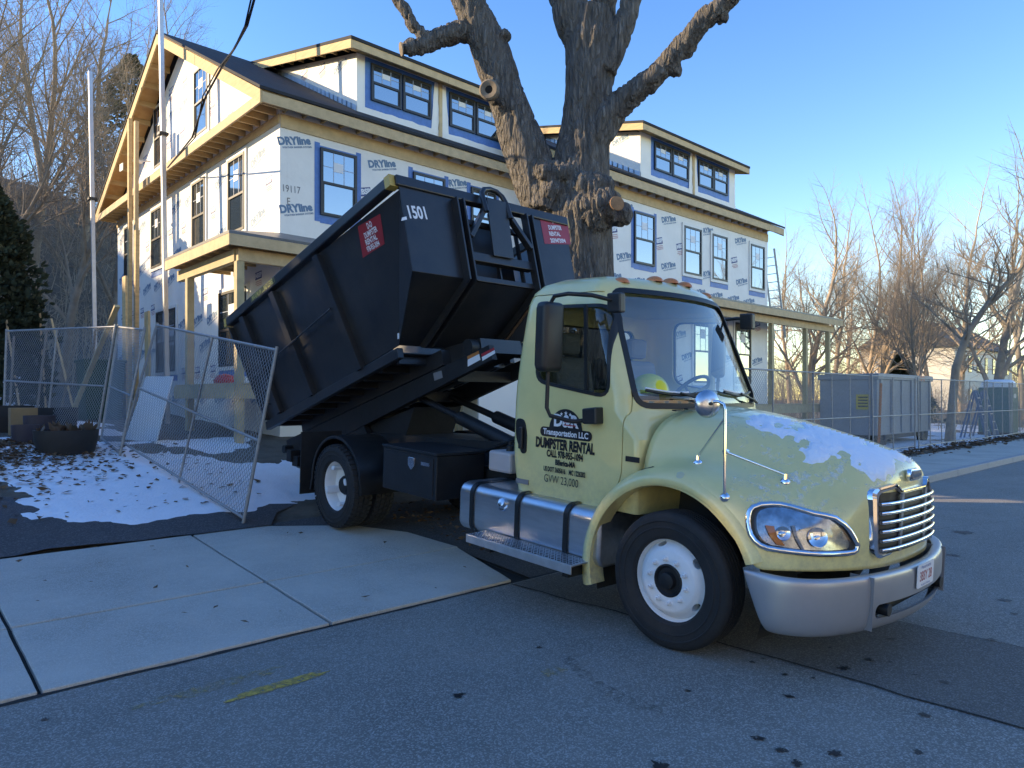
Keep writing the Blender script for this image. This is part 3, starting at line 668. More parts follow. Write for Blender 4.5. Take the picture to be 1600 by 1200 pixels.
# station beyond the arch (side plunges to the bumper line) and nose edge
half.append([(.82,0,1.465),(.82,.30,1.447),(.81,.47,1.385),(.79,.59,1.305),(.76,.71,1.215),(.72,.85,1.135),(.68,.97,1.09),(.64,1.06,1.045),(.635,1.105,.97),(.632,1.135,.88),(.63,1.152,.79),(.63,1.16,.705)])
half.append([(1.03,0,1.395),(1.02,.28,1.378),(.995,.44,1.315),(.955,.565,1.235),(.905,.69,1.155),(.84,.82,1.085),(.77,.935,1.04),(.70,1.025,.995),(.69,1.07,.93),(.685,1.10,.855),(.683,1.118,.78),(.683,1.127,.705)])
nose = [(1.115,0,1.335),(1.105,.26,1.315),(1.085,.42,1.25),(1.04,.56,1.165),(.985,.68,1.085),(.92,.80,1.02),(.845,.91,.97),(.775,.99,.925),(.765,1.02,.87),(.76,1.04,.815),(.757,1.055,.76),(.755,1.065,.705)]
half.append(nose)
fr = []
bot = [(1.15,0),(1.138,.26),(1.115,.42),(1.075,.56),(1.02,.68),(.955,.80),(.885,.91)]
for k in range(1, 5):
    row = []
    for j in range(7):
        x0, y0, z0 = nose[j]; x1, y1 = bot[j]; t = k/4
        row.append((x0+(x1-x0)*(1-(1-t)**2), y0+(y1-y0)*t, z0+(.705-z0)*t))
    row.append(nose[7+k]); fr.append(row)
hb = MB()
for s in (-1, 1):
    hb.grid([[(x, s*y, z) for x, y, z in r] for r in half])
    hb.grid([[(x, s*y, z) for x, y, z in r] for r in [nose[:8]]+fr])
me = hb.mesh('hood'); bm = bmesh.new(); bm.from_mesh(me); bmesh.ops.remove_doubles(bm, verts=bm.verts, dist=1e-4)
bmesh.ops.recalc_face_normals(bm, faces=bm.faces)
if sum(f.normal.z for f in bm.faces) < 0: bmesh.ops.reverse_faces(bm, faces=bm.faces)
bm.to_mesh(me); bm.free()
hood = place(me, 'hood', MATS['truck_paint'], truck, True, smooth=70)
ss = hood.modifiers.new('s', 'SUBSURF'); ss.levels = ss.render_levels = 2
dg = bpy.context.evaluated_depsgraph_get(); dg.update()
hme = bpy.data.meshes.new_from_object(hood.evaluated_get(dg))
BV = BVHTree.FromPolygons([v.co[:] for v in hme.vertices], [p.vertices[:] for p in hme.polygons])
hood.modifiers.clear(); hood.data = hme; hme.polygons.foreach_set('use_smooth', [True]*len(hme.polygons))
so_ = hood.modifiers.new('thick', 'SOLIDIFY'); so_.thickness = .012; so_.offset = -1
EYE = tl((0, 0, H))
def hit(px, py, lift=0):                              # where the line of sight through a pixel meets the hood
    d = (tl(Vector((0, 0, H))+Vector(ray(px, py)))-EYE).normalized()
    p, n, i, t = BV.ray_cast(EYE, d)
    if p is None: return None, None
    if n.dot(d) > 0: n = -n
    return p+n*lift, n
# wheel-arch flare: swept band from behind the wheel round to the bumper
for s in (-1, 1):
    rows = []
    for k in range(33):
        a = R(196-k*(196-22)/32); c_, s_ = math.cos(a), math.sin(a)
        back = sstep(150, 196, math.degrees(a)); yo = 1.178-.10*back*0
        wd_ = .085+.06*back
        pr = []
        for dr, dy in ((0, -.16), (-.006, 0), (.012, .012), (.05, .006), (wd_, -.03-.04*back), (wd_+.03, -.10)):
            pr.append((lipx+(lipR+dr)*c_, s*(yo+dy-.004), lipz+(lipR+dr)*s_))
        rows.append(pr)
    pb(MB().grid(rows), 'fender_flare', 'truck_paint', hood, smooth=50)
    # inner wheel housing
    rows = []
    for k in range(17):
        a = R(200-k*220/16); rows.append([(lipx+(lipR+.03)*math.cos(a), s*y, lipz+(lipR+.03)*math.sin(a)) for y in (1.08, .62)])
    pb(MB().grid(rows), 'wheel_housing', 'frame_black', truck)
# ---- grille
def surf(y, z):                                       # front face at lateral y and height z
    p, n, i, d = BV.ray_cast(Vector((2.5, y, z)), Vector((-1, 0, 0)))
    return p if p is not None else Vector((1.1, y, z))
gz0, gz1, gy = .775, 1.205, .545
def gx(y, z=1.0): return surf(y, min(z, 1.22)).x+.004
def ring(mb, pts, off, wd, dp):                       # closed flat ring following points (y,z) on the nose
    n = len(pts); c = (sum(p[0] for p in pts)/n, sum(p[1] for p in pts)/n); rows = [[], [], [], []]
    for y, z in pts:
        dv = Vector((y-c[0], z-c[1])); L_ = dv.length; iy, iz = c[0]+dv.x*(1-wd/L_), c[1]+dv.y*(1-wd/L_)
        rows[0].append((gx(y, z)+off-.05, y, z)); rows[1].append((gx(y, z)+off+dp, y, z)); rows[2].append((gx(iy, iz)+off+dp, iy, iz)); rows[3].append((gx(iy, iz)+off-.05, iy, iz))
    for r in rows: r.append(r[0])
    return mb.grid(rows)
go = rpoly([(-gy, gz0), (gy, gz0), (gy-.01, gz1), (.30, gz1+.035), (.25, gz1-.015), (-.25, gz1-.015), (-.30, gz1+.035), (-gy+.01, gz1)], [.06,.06,.07,.03,.02,.02,.03,.07], 4)
gr = pb(ring(MB(), go, .012, .028, .016), 'grille', 'chrome', recalc=True, smooth=40)
gi = [(y*.955, (z-.99)*.94+.985) for y, z in go]
pb(ring(MB(), gi, .008, .03, .008), 'surround', 'badge_grey', gr, recalc=True)
pb(MB().grid([[(gx(y, z)+.004, y, z) for y in [-.53+i*.0965 for i in range(12)]] for z in (.79, 1.18)]), 'backing', 'rubber_gasket', gr)
for i in range(6):
    z = .825+i*.058; path = [(gx(y, z)+.02+.012, y, z+.006*(1-(y/.5)**2)) for y in [-.49+.98*k/16 for k in range(17)]]
    pb(MB().tube(path, .0125, 8), 'bar', 'chrome', gr, smooth=50)
for y in (-.22, .22): pb(MB().box((gx(y)+.006, y-.02, .79), (gx(y)+.018, y+.02, 1.17)), 'strut', 'badge_grey', gr)
# emblem: oval badge with the maker's word
em = pb(MB().prism([(1.125-.25*abs(z-1.275), y, z) for y, z in rrect(-.105, 1.235, .105, 1.315, .035)], (.03, 0, .0)), 'emblem', 'chrome', bevel=.006)
pb(MB().prism([(1.148, y, z) for y, z in rrect(-.085, 1.248, .085, 1.302, .022)], (.01, 0, 0)), 'plaque', 'badge_grey', em)
text('freightliner', (1.1595, 0, 1.275), (0, 1, 0), (0, 0, 1), .036, MATS['chrome'], em, 'lettering', local=True, bold=.03)
# ---- headlights (outline read on the nose, then built as bezel, lamp bowl, cover)
hlz = [(215,330),(228,285),(262,245),(350,214),(455,208),(560,210),(700,240),(820,275),(950,312),(1080,335),(1190,360),(1290,430),(1350,500),(1400,585),(1438,665),(1425,722),(1390,745),(1300,757),(1150,765),(1000,765),(850,756),(700,740),(560,722),(420,700),(345,668),(285,615),(242,550),(220,480),(211,400)]
hp = []
for x, y in hlz:
    p, n = hit(1140+x/7.273, 760+y/7.273)
    if p is not None: hp.append((p, n))
def headlight(s):
    P_ = [Vector((p.x, p.y if s < 0 else -p.y, p.z)) for p, n in hp]; N_ = [Vector((n.x, n.y if s < 0 else -n.y, n.z)) for p, n in hp]
    m = len(P_); c = sum(P_, Vector())/m; na = sum(N_, Vector()).normalized()
    hl = pb(MB().tube([p+n*.006 for p, n in zip(P_, N_)], .021, 8, closed=True), 'headlight', 'chrome', smooth=60)
    def inner(f, lift):
        out = []
        for p in P_:
            q = c+(p-c)*f; b, n, i_, d_ = BV.find_nearest(Vector((q.x, -abs(q.y), q.z)))
            if n.dot(Vector((1, -1, 0))) < 0: n = -n
            out.append(Vector((b.x+n.x*lift, s*-1*(b.y+n.y*lift) if s > 0 else b.y+n.y*lift, b.z+n.z*lift)))
        return out
    pb(MB().grid([inner(.93, .018)+[inner(.93, .018)[0]], inner(.86, .006)+[inner(.86, .006)[0]], inner(.80, .004)+[inner(.80, .004)[0]]]), 'rim', 'rubber_gasket', hl, smooth=60)
    rows = [inner(f, l) for f, l in ((.84, .008), (.6, .005), (.3, .004), (.02, .004))]; rows = [r+[r[0]] for r in rows]
    pb(MB().grid(rows), 'reflector', 'headlamp_chrome', hl, smooth=30)
    # amber strip at the outer end, dividing rib, round bulb bowls
    axis = (P_[14]-P_[27]); L_ = axis.length; axis.normalize(); upv = na.cross(axis).normalized()
    if upv.z < 0: upv = -upv
    o = P_[27]+na*.018
    def at(u, v, l=0): 
        # project to the local lamp surface
        q = o+axis*(u*L_)+upv*(v*L_)
        b = BV.ray_cast(Vector((q.x, -abs(q.y), q.z))+Vector((na.x, -abs(na.y), na.z))*.3, -Vector((na.x, -abs(na.y), na.z)))[0]
        if b is None: return q
        b = Vector((b.x, b.y if s < 0 else -b.y, b.z)); return b+na*(.012+l)
    def strip(u0, v0, u1, v1, wd_, mat, nm, lift):
        rows = []
        for k in range(9):
            t = k/8; bend = .03*math.sin(t*math.pi); rows.append([at(u0+(u1-u0)*t-bend*.6, v0+(v1-v0)*t, lift), at(u0+(u1-u0)*t+wd_-bend*.6, v0+(v1-v0)*t, lift)])
        pb(MB().grid(rows), nm, mat, hl, recalc=True)
    strip(.13, .045, .24, -.115, .075, 'amber', 'indicator', .004)
    strip(.36, .075, .46, -.125, .03, 'badge_grey', 'divider', .006)
    for u, v, r_ in ((.29, -.01, .045), (.60, .0, .062)):
        q = at(u, v, .001); pb(MB().lathe([(r_, .004), (r_*.96, .009), (r_*.6, .0), (.012, -.002), (.012, .012), (0, .014)], q, na, 20, closed=False), 'bulb_bowl', 'chrome', hl, smooth=50)
    rows = [inner(f, l) for f, l in ((.88, .012), (.6, .024), (.3, .028), (.02, .03))]; rows = [r+[r[0]] for r in rows]
    pb(MB().grid(rows), 'cover', MATS['lamp_glass'], hl, smooth=80)
    return hl
sym(headlight)
# ---- bumper: swept section along a plan curve
plan = [(.56,-1.16),(.70,-1.165),(.82,-1.15),(.93,-1.08),(1.02,-.95),(1.09,-.78),(1.14,-.58),(1.18,-.36),(1.2,-.12)]
plan += [(x, -y) for x, y in plan[::-1]]
sec = [(-.05,.685),(.0,.70),(.022,.69),(.032,.665),(.034,.55),(.03,.43),(.012,.365),(-.02,.335),(-.05,.33)]
rows = []; N_ = len(plan)
for i, (x, y) in enumerate(plan):
    t = Vector(plan[min(i+1, N_-1)])-Vector(plan[max(i-1, 0)]); n = Vector((t.y, -t.x)).normalized()
    end = (0 if 2 <= i <= N_-3 else 1)
    cut = {0: .19, 1: .13, 2: .05, N_-1: .19, N_-2: .13, N_-3: .05}.get(i, 0)*0
    rows.append([(x+n.x*o_+(.17*(.7-z)/.4 if i in (0, N_-1) else (.06*(.7-z)/.4 if i in (1, N_-2) else 0)), y+n.y*o_, z) for o_, z in sec])
bs = temp(MB().grid(rows)); 
so2 = bs.modifiers.new('t', 'SOLIDIFY'); so2.thickness = .02; so2.offset = -1
sb2 = bs.modifiers.new('s', 'SUBSURF'); sb2.levels = sb2.render_levels = 2
cut1 = temp(MB().prism([(.9, y, z) for y, z in rrect(-.62, .42, .62, .51, .04)], (.6, 0, 0)))
bp = boolean(bs, [cut1]); kill(bs, cut1)
bumper = place(bp, 'bumper', MATS['bumper_silver'], truck, True, smooth=35)
pb(MB().box((.95, -.75, .39), (1.10, .75, .54)), 'slot_backing', 'rubber_gasket', bumper)
for s in (-1, 1): pb(MB().tube([(1.08, s*.50, .465), (1.20, s*.50, .465)], [.038, .04], 14), 'tow_eye', 'steel_black', bumper, smooth=40)
for s in (-1, 1): pb(MB().box((1.02, s*.68-.003, .36), (1.165, s*.68+.003, .69)), 'seam', 'badge_grey', bumper)
# number plate
pl = pb(MB().prism([(1.238, y, z) for y, z in rrect(-.155, .545, .155, .70, .015, 3)], (.005, 0, 0)), 'number_plate', 'decal_white')
text('3BSY 28', (1.2445, 0, .615), (0, 1, 0), (0, 0, 1), .092, M('plate_red', (.45, .06, .06), .5, var=0), pl, local=True, sx=.75, bold=.002)
text('Massachusetts', (1.2445, 0, .678), (0, 1, 0), (0, 0, 1), .032, M('plate_blue', (.05, .1, .35), .5, var=0), pl, local=True)
text('The Spirit of America', (1.2445, 0, .56), (0, 1, 0), (0, 0, 1), .02, MATS['plate_blue'], pl, local=True)
# ---- cab shell: horizontal outlines stacked up, hollowed, cut by the windows and doors
def outline(z, off=0, n=6):
    zz = [.84,1.0,1.2,1.6,1.75,2.0,2.3,2.46,2.56,2.63,2.685,2.712]
    wv = [.99,1.015,1.03,1.03,1.022,1.0,.965,.94,.90,.83,.70,.45]
    xr = [-1.77,-1.79,-1.80,-1.80,-1.80,-1.79,-1.775,-1.765,-1.745,-1.70,-1.60,-1.40]
    xf = [-.36,-.35,-.345,-.335,-.36,-.465,-.592,-.66,-.705,-.76,-.85,-1.0]
    def ip(t):
        for i in range(len(zz)-1):
            if z <= zz[i+1]: f = (z-zz[i])/(zz[i+1]-zz[i]); return t[i]+(t[i+1]-t[i])*f
        return t[-1]
    w_, r_, f_ = ip(wv)+off, ip(xr)-off, ip(xf)+off; rc = min(.13, w_*.3); kk = sstep(1.36, 1.60, z); sweep = (.02+.17*kk)*min(1, w_/.95); fc = (.05+.05*kk)*min(1, w_/.9)
    pts = []
    for k in range(4): pts.append((r_, (w_-rc)*k/4))
    for k in range(n+1): a = R(180-90*k/n); pts.append((r_+rc+rc*math.cos(a), w_-rc+rc*math.sin(a)))
    x_side_end = f_-sweep-.02
    for k in range(1, 6): pts.append((r_+rc+(x_side_end-fc-r_-rc)*k/6, w_))
    for k in range(n+1): a = R(90-60*k/n); pts.append((x_side_end-fc+fc*math.cos(a)*1.0, w_-fc+fc*math.sin(a)))
    ye = pts[-1][1]; xe = pts[-1][0]
    for k in range(1, 8): t = 1-k/7; pts.append((f_-(f_-xe)*t**2.0, ye*t))
    return [(x, y, z) for x, y in pts]+[(x, -y, z) for x, y in pts[-2:0:-1]]
ZL = [.84,.9,1.0,1.2,1.4,1.6,1.68,1.75,1.85,2.0,2.15,2.3,2.4,2.46,2.52,2.56,2.6,2.63,2.66,2.685,2.702,2.712]
def shell(off, zlo=0, ztop=0):
    mb = MB(); rows = []
    for z in ZL:
        r = [(x, y, z) for x, y, _ in outline(z, off)]
        rows.append(r)
    if off:
        rows = [[(x, y, max(.84-zlo, z+(ztop if z > 2.5 else 0))) for x, y, z in r] for r in rows]
        rows[0] = [(x, y, .84-zlo) for x, y, z in rows[0]]
    b = len(rows[0]); mb.grid([r+[r[0]] for r in rows])
    nv = len(mb.v); m = b+1
    mb.f.append(tuple(range(b))[::-1]); k = (len(rows)-1)*m; mb.f.append(tuple(k+i for i in range(b)))
    return mb
def cutter(poly, axis, a, b):
    if axis == 'y': return temp(MB().prism([(x, a, z) for x, z in poly], (0, b-a, 0)))
    return temp(MB().prism([(a, y, z) for y, z in poly], (b-a, 0, 0)))
outer = temp(shell(0)); inner = temp(shell(-.045, -.04, -.045))
def grow(poly, d):
    n = len(poly); out = []
    ar = sum(poly[i][0]*poly[(i+1) % n][1]-poly[(i+1) % n][0]*poly[i][1] for i in range(n)); sg = 1 if ar > 0 else -1
    for i in range(n):
        p = Vector(poly[i]); t = (Vector(poly[(i+1) % n])-Vector(poly[i-1])).normalized(); out.append(tuple(p+Vector((t.y, -t.x))*d*sg))
    return out
side_poly = rpoly([(-1.50,1.80),(-1.485,2.43),(-.86,2.42),(-.79,2.36),(-.685,1.70)], [.12,.11,.06,.06,.13], 5)
ws_poly = rpoly([(-.90,1.655),(.90,1.655),(.80,2.555),(-.80,2.555)], [.13,.13,.12,.12], 6)
rear_poly = rrect(-.62, 1.72, .62, 2.32, .1)
door_poly = rpoly([(-1.735,.80),(-1.735,2.535),(-.80,2.535),(-.665,2.42),(-.54,1.62),(-.535,1.08),(-.80,.80)], [.06,.12,.10,.10,.1,.12,.06], 5)
cs, cw, cr_ = cutter(side_poly, 'y', -1.5, 1.5), cutter(ws_poly, 'x', -.95, .2), cutter(rear_poly, 'x', -2.1, -1.6)
dsh = cutter(grow(door_poly, .004), 'y', -1.5, -.86); dsh2 = cutter(grow(door_poly, .004), 'y', .86, 1.5)
hollow = boolean(outer, [inner, cs, cw, cr_]); ho = bpy.data.objects.new('temp', hollow); COL.objects.link(ho)
cabm = boolean(ho, [dsh, dsh2]); cab = place(cabm, 'cab', MATS['truck_paint'], truck, True, smooth=32)
for s in (-1, 1):
    dc = cutter(grow(door_poly, -.004), 'y', s*.86, s*1.5); dm = boolean(ho, [dc], 'INTERSECT'); kill(dc)
    door = place(dm, 'door', MATS['truck_paint'], truck, True, smooth=32)
    if s < 0: doorR = door
    else: doorL = door
gsh = temp(shell(-.014, -.014, -.012)); gin = temp(shell(-.020, -.02, -.018)); gl = boolean(gsh, [gin]); glo = bpy.data.objects.new('temp', gl); COL.objects.link(glo)
def pane_(poly, axis, a, b, nm, mat, par):
    c_ = cutter(poly, axis, a, b); m_ = boolean(glo, [c_], 'INTERSECT'); kill(c_); return place(m_, nm, MATS[mat], par, True, smooth=40)
pane_(grow(ws_poly, .012), 'x', -.95, .2, 'windshield', 'truck_glass', cab)
pane_(grow(rear_poly, .01), 'x', -2.1, -1.6, 'rear_window', 'truck_glass', cab)
pane_(grow(side_poly, .01), 'y', -1.5, -.8, 'side_window', 'side_glass', doorR); pane_(grow(side_poly, .01), 'y', .8, 1.5, 'side_window', 'truck_glass', doorL)
gs1 = temp(shell(.004, 0, .004)); gs2 = temp(shell(-.022, -.02, -.022)); gm = boolean(gs1, [gs2]); gmo = bpy.data.objects.new('temp', gm); COL.objects.link(gmo)
def gasket(poly, axis, a, b, wd_, nm, par):
    c1 = cutter(grow(poly, wd_), axis, a, b); m1 = boolean(gmo, [c1], 'INTERSECT'); o1 = bpy.data.objects.new('temp', m1); COL.objects.link(o1)
    c2 = cutter(grow(poly, -.014), axis, a-.1, b+.1); m2 = boolean(o1, [c2]); kill(c1, c2, o1); return place(m2, nm, MATS['rubber_gasket'], par, True, smooth=40)
gasket(ws_poly, 'x', -.95, .2, .03, 'windshield_seal', cab); gasket(side_poly, 'y', -1.5, -.8, .014, 'window_seal', doorR); gasket(side_poly, 'y', .8, 1.5, .014, 'window_seal', doorL)
gasket(rear_poly, 'x', -2.1, -1.6, .012, 'rear_window_seal', cab)
kill(outer, inner, cs, cw, cr_, dsh, dsh2, ho, gsh, gin, glo, gs1, gs2, gmo)
pb(MB().beam((-.985, -1.0, 2.42), (-.93, -1.01, 1.745), .03, .02, up=(0,1,0)), 'window_divider', 'rubber_gasket', doorR)
# door handles, emblem plates, lettering
for s, dr in ((-1, doorR), (1, doorL)):
    hd = pb(MB().prism([(x, s*1.026, z) for x, z in rpoly([(-1.71,1.47),(-1.60,1.47),(-1.565,1.35),(-1.565,1.18),(-1.62,1.165),(-1.70,1.30)], .05, 4)], (0, s*.012, 0)), 'handle', 'rubber_gasket', dr, bevel=.004)
    pb(MB().box((-1.645, min(s*1.038, s*1.062), 1.21), (-1.60, max(s*1.038, s*1.062), 1.40)), 'grip', 'black_plastic', hd, bevel=.01)
    pb(MB().box((-1.70, min(s*1.006, s*1.016), .905), (-1.55, max(s*1.006, s*1.016), .945)), 'badge', 'badge_grey', dr)
    pb(MB().box((-.50, min(s*1.027, s*1.035), 1.235), (-.375, max(s*1.027, s*1.035), 1.275)), 'badge', 'black_plastic', cab)
YD = -1.0355
def dtext(b, x, z, size, mat='decal_black', dy=0, **k): return text(b, (x, YD-dy, z), (1, 0, 0), (0, 0, 1), size, MATS[mat], doorR, local=True, **k)
cx_, cz_ = -1.12, 1.42
pb(MB().add([(cx_+.185*math.cos(R(a)), YD+.0005, cz_-.02+.185*math.sin(R(a))) for a in range(0, 181, 9)], [tuple(range(21))]), 'decal', 'decal_black', doorR)
pb(MB().add([(x, YD-.0002, z) for x, z in rrect(cx_-.285, cz_-.075, cx_+.285, cz_+.005, .038)], [tuple(range(24))]), 'decal', 'decal_black', doorR)
dtext('Transportation LLC', cx_, cz_-.036, .066, 'decal_white', .001, sx=.93, bold=.03)
for i, a in enumerate((-36, -18, 0, 18, 36)):
    q = .020 if i == 2 else (.017 if i in (1, 3) else .013); c0 = (cx_+.155*math.sin(R(a))*1.0, cz_-.045+.175*math.cos(R(a)))
    pts = [(c0[0]+(q if k % 2 == 0 else q*.42)*math.sin(R(36*k)), YD-.001, c0[1]+(q if k % 2 == 0 else q*.42)*math.cos(R(36*k))) for k in range(10)]
    pb(MB().add(pts, [tuple(range(10))]), 'star', 'decal_white', doorR)
dtext('D&R', cx_, cz_+.062, .135, 'decal_white', .001, bold=.04, sx=1.0)
for k, z in enumerate((cz_+.035, cz_+.06, cz_+.085)): pb(MB().box((cx_-.02, YD-.0016, z-.0045), (cx_+.115, YD-.0013, z+.0045)), 'stripe', 'decal_flag_red', doorR)
dtext('DUMPSTER RENTAL', cx_-.01, cz_-.135, .115, sx=.64, bold=.05)
dtext('CALL 978-955-1094', cx_+.0, cz_-.215, .078, sx=.62, bold=.045)
dtext('Billerica-MA', cx_+.01, cz_-.28, .062, sx=.72, bold=.045)
dtext('US DOT 3605616    MC 1226282', cx_+.0, cz_-.345, .056, sx=.60, bold=.04)
dtext('GVW 23,000', cx_-.03, cz_-.425, .092, sx=.78)
# west-coast mirror on its tubular loop
def mirror(s):
    y = s*1.30 if s < 0 else 1.16; hw_ = .11 if s < 0 else .05
    mr_ = pb(MB().tube([(-.70, s*.97, 2.44), (-.78, s*1.16, 2.47), (-.90, y-.0*s, 2.475), (-1.04, y, 2.465), (-1.075, y, 2.42), (-1.08, y, 1.9), (-1.08, y, 1.60), (-1.06, y-.02*s, 1.54), (-.93, s*1.16, 1.50), (-.85, s*1.04, 1.52)], .0165, 10), 'mirror', 'black_plastic', smooth=60)
    pb(MB().prism([(-.62, s*.95+0, 2.35), (-.75, s*.95, 2.35), (-.76, s*.95, 2.50), (-.63, s*.95, 2.50)], (0, s*.07, 0)), 'bracket', 'black_plastic', mr_, bevel=.012)
    pb(MB().prism([(-.73, s*1.02, 1.495), (-.87, s*1.02, 1.485), (-.88, s*1.02, 1.605), (-.74, s*1.02, 1.625)], (0, s*.10, 0)), 'bracket', 'black_plastic', mr_, bevel=.012)
    hs = temp(MB().prism([(-1.02, yy, zz) for yy, zz in rrect(y-hw_, 1.88, y+hw_, 2.42, .045)], (.12, 0, 0))); b_ = hs.modifiers.new('b', 'BEVEL'); b_.width = .035; b_.segments = 3; b_.limit_method = 'ANGLE'
    mm = boolean(hs, []); kill(hs); hs_ = place(mm, 'housing', MATS['black_plastic'], mr_, True, smooth=60)
    for v in hs_.data.vertices: v.co.x -= .12
    pb(MB().prism([(-1.142, yy, zz) for yy, zz in rrect(y-hw_*.8, 1.90, y+hw_*.8, 2.40, .035)], (-.003, 0, 0)), 'mirror_glass', 'chrome', mr_)
    pb(MB().lathe([(0, -.03), (.03, -.03), (.03, .03), (0, .03)], (-1.08, y, 2.15), (0, 1, 0), 12), 'knob', 'black_plastic', mr_)
sym(mirror)
# hood mirror on chrome tripod (near side) with three feet on the fender
def hoodmirror():
    feet = [hit(1090, 722)[0], hit(1132, 777)[0], hit(1227, 752)[0]]
    j0 = feet[1]+Vector((.0, -.0, 0))
    top = tX(1133, 640, feet[1].y-.0); top.y = feet[1].y
    mid = feet[1].lerp(top, .52); up_ = feet[1].lerp(top, .90)
    hm = pb(MB().tube([feet[1], top, top+Vector((-.012, 0, .035)), top+Vector((-.05, -.01, .05)), top+Vector((-.10, -.02, .045))], .010, 10), 'fender_mirror', 'chrome', smooth=60)
    for a, b in ((up_, feet[0]), (mid, feet[2])):
        f_ = b+Vector((0, 0, .04)); pb(MB().tube([a, f_], .0085, 8), 'strut', 'chrome', hm, smooth=60); pb(MB().tube([f_+Vector((0,0,.01)), b], [.014, .018], 8), 'clevis', 'chrome', hm)
    for p_, n_ in (hit(1090, 722), hit(1132, 777), hit(1227, 752)):
        pb(MB().lathe([(0, 0), (.034, 0), (.032, .006), (.018, .016), (.012, .02), (0, .02)], p_, n_, 20), 'foot', 'chrome', hm, smooth=40)
    pb(MB().lathe([(0, -.004), (.018, 0), (.016, .03), (0, .03)], mid, (0, 1, 0), 10), 'joint', 'chrome', hm)
    c_ = top+Vector((-.115, -.025, .03)); ax = Vector((.86, -.42, .08))
    pb(MB().lathe([(.082, -.012), (.093, -.004), (.092, .004), (.075, .022), (.045, .034), (0, .038)], c_, ax, 28, closed=False), 'shell', 'chrome_worn', hm, smooth=50)
    pb(MB().lathe([(0, -.02), (.05, -.017), (.082, -.011)], c_, ax, 28, closed=False), 'mirror_glass', 'chrome', hm, smooth=50)
    pb(MB().lathe([(0, .036), (.012, .036), (.012, .046), (0, .046)], c_, ax, 10), 'bolt', 'black_plastic', hm)
hoodmirror()
# small round fender lamp, hood latch
p_, n_ = hit(1062, 744); pb(MB().lathe([(0, 0), (.036, 0), (.034, .007), (.02, .010), (0, .011)], p_, n_, 20), 'fender_lamp', M('lamp_cream', (.5, .48, .3), .3, var=0), smooth=40)
for s in (-1, 1):
    q = Vector((-.36, s*1.045, 1.155)); lt = pb(MB().beam(q+Vector((-.13, 0, -.075)), q+Vector((.07, s*.01, .035)), .035, .04, up=(0,1,0)), 'hood_latch', 'rubber_gasket', bevel=.01)
    pb(MB().tube([q+Vector((.03, s*.0, .02)), q+Vector((.13, s*.01, .055))], .022, 8), 'latch_boot', 'rubber_gasket', lt)
# roof marker lamps
for px, py in ((984,436),(1044,438),(1076,440),(1108,443),(1140,449)):
    pass
for y in (-.62, -.22, 0, .22, .62):
    z = 2.70-.06*(abs(y)/.62)**2; x = -.90-.05*(abs(y)/.62)**2
    ml = pb(MB().grid([[(x+.085*math.cos(a)*math.cos(e), y+.06*math.sin(a)*math.cos(e), z-.01+.05*math.sin(e)) for a in [2*math.pi*k/16 for k in range(17)]] for e in [R(8*i) for i in range(12)]]), 'marker_lamp', 'amber_marker', smooth=60)
# wipers
def wsp(px, py):                                      # point just outside the windshield
    d = (tl(Vector((0, 0, H))+Vector(ray(px, py)))-EYE).normalized(); return d
def onshell(y, z, off=.03):
    o_ = outline(z, off); best = None
    fr_ = [p for p in o_ if p[0] > -1.05]; fr_.sort(key=lambda p: p[1])
    for a_, b_ in zip(fr_, fr_[1:]):
        if a_[1] <= y <= b_[1]: t = (y-a_[1])/max(1e-6, b_[1]-a_[1]); return Vector((a_[0]+(b_[0]-a_[0])*t, y, z))
    return Vector((-.45, y, z))
for ya, yb in ((-.82, -.22), (.05, .62)):
    wp = pb(MB().tube([onshell(ya+(yb-ya)*k/6, 1.765-.03*math.sin(k/6*3.1), .02) for k in range(7)], .012, 6), 'wiper', 'rubber_gasket')
    pb(MB().tube([onshell((ya+yb)/2, 1.75, .035), onshell((ya+yb)/2+.25, 1.70, .05), onshell(min(yb+.2, .84), 1.665, .03)], .011, 6), 'arm', 'rubber_gasket', wp)
    pb(MB().tube([onshell(ya+(yb-ya)*k/6, 1.785-.03*math.sin(k/6*3.1), .022) for k in range(5)], .007, 5), 'snow_crust', 'snow', wp)
# cowl vents
for i in range(4): pb(MB().box((-.325+.01*i, -.72+.14*i, 1.618+.010*i), (-.285+.01*i, -.61+.14*i, 1.628+.010*i)), 'cowl_vent', 'rubber_gasket')
# interior: dash, seats, wheel, floor, hard hat on the dash
pb(MB().prism([(-.46, -.70, 1.2), (-.46, -.70, 1.64), (-.62, -.70, 1.68), (-.92, -.70, 1.56), (-.9, -.70, 1.2)], (0, 1.40, 0)), 'dashboard', 'interior', cab, bevel=.03)
pb(MB().box((-1.70, -.90, .90), (-.5, .90, .96)), 'floor', 'interior', cab)
for s in (-1, 1): pb(MB().prism([(-.66, s*.70, 1.2), (-.66, s*.70, 1.67), (-.92, s*.70, 1.56), (-.9, s*.70, 1.2)], (0, s*.20, 0)), 'dash_end', 'interior', cab)
for y in (-.5, .5):
    st_ = pb(MB().box((-1.55, y-.26, 1.15), (-1.05, y+.26, 1.32)), 'seat', 'interior_grey', cab, bevel=.05)
    pb(MB().prism([(-1.50, y-.25, 1.28), (-1.38, y-.25, 1.28), (-1.55, y-.25, 2.02), (-1.66, y-.25, 2.02)], (0, .5, 0)), 'seat_back', 'interior_grey', st_, bevel=.05)
    pb(MB().box((-1.68, y-.13, 2.04), (-1.57, y+.13, 2.24)), 'headrest', 'interior_grey', st_, bevel=.04)
cw_ = Vector((-.98, .5, 1.72)); axw = Vector((-.75, 0, .66)).normalized(); e1 = Vector((0, 1, 0)); e2 = axw.cross(e1)
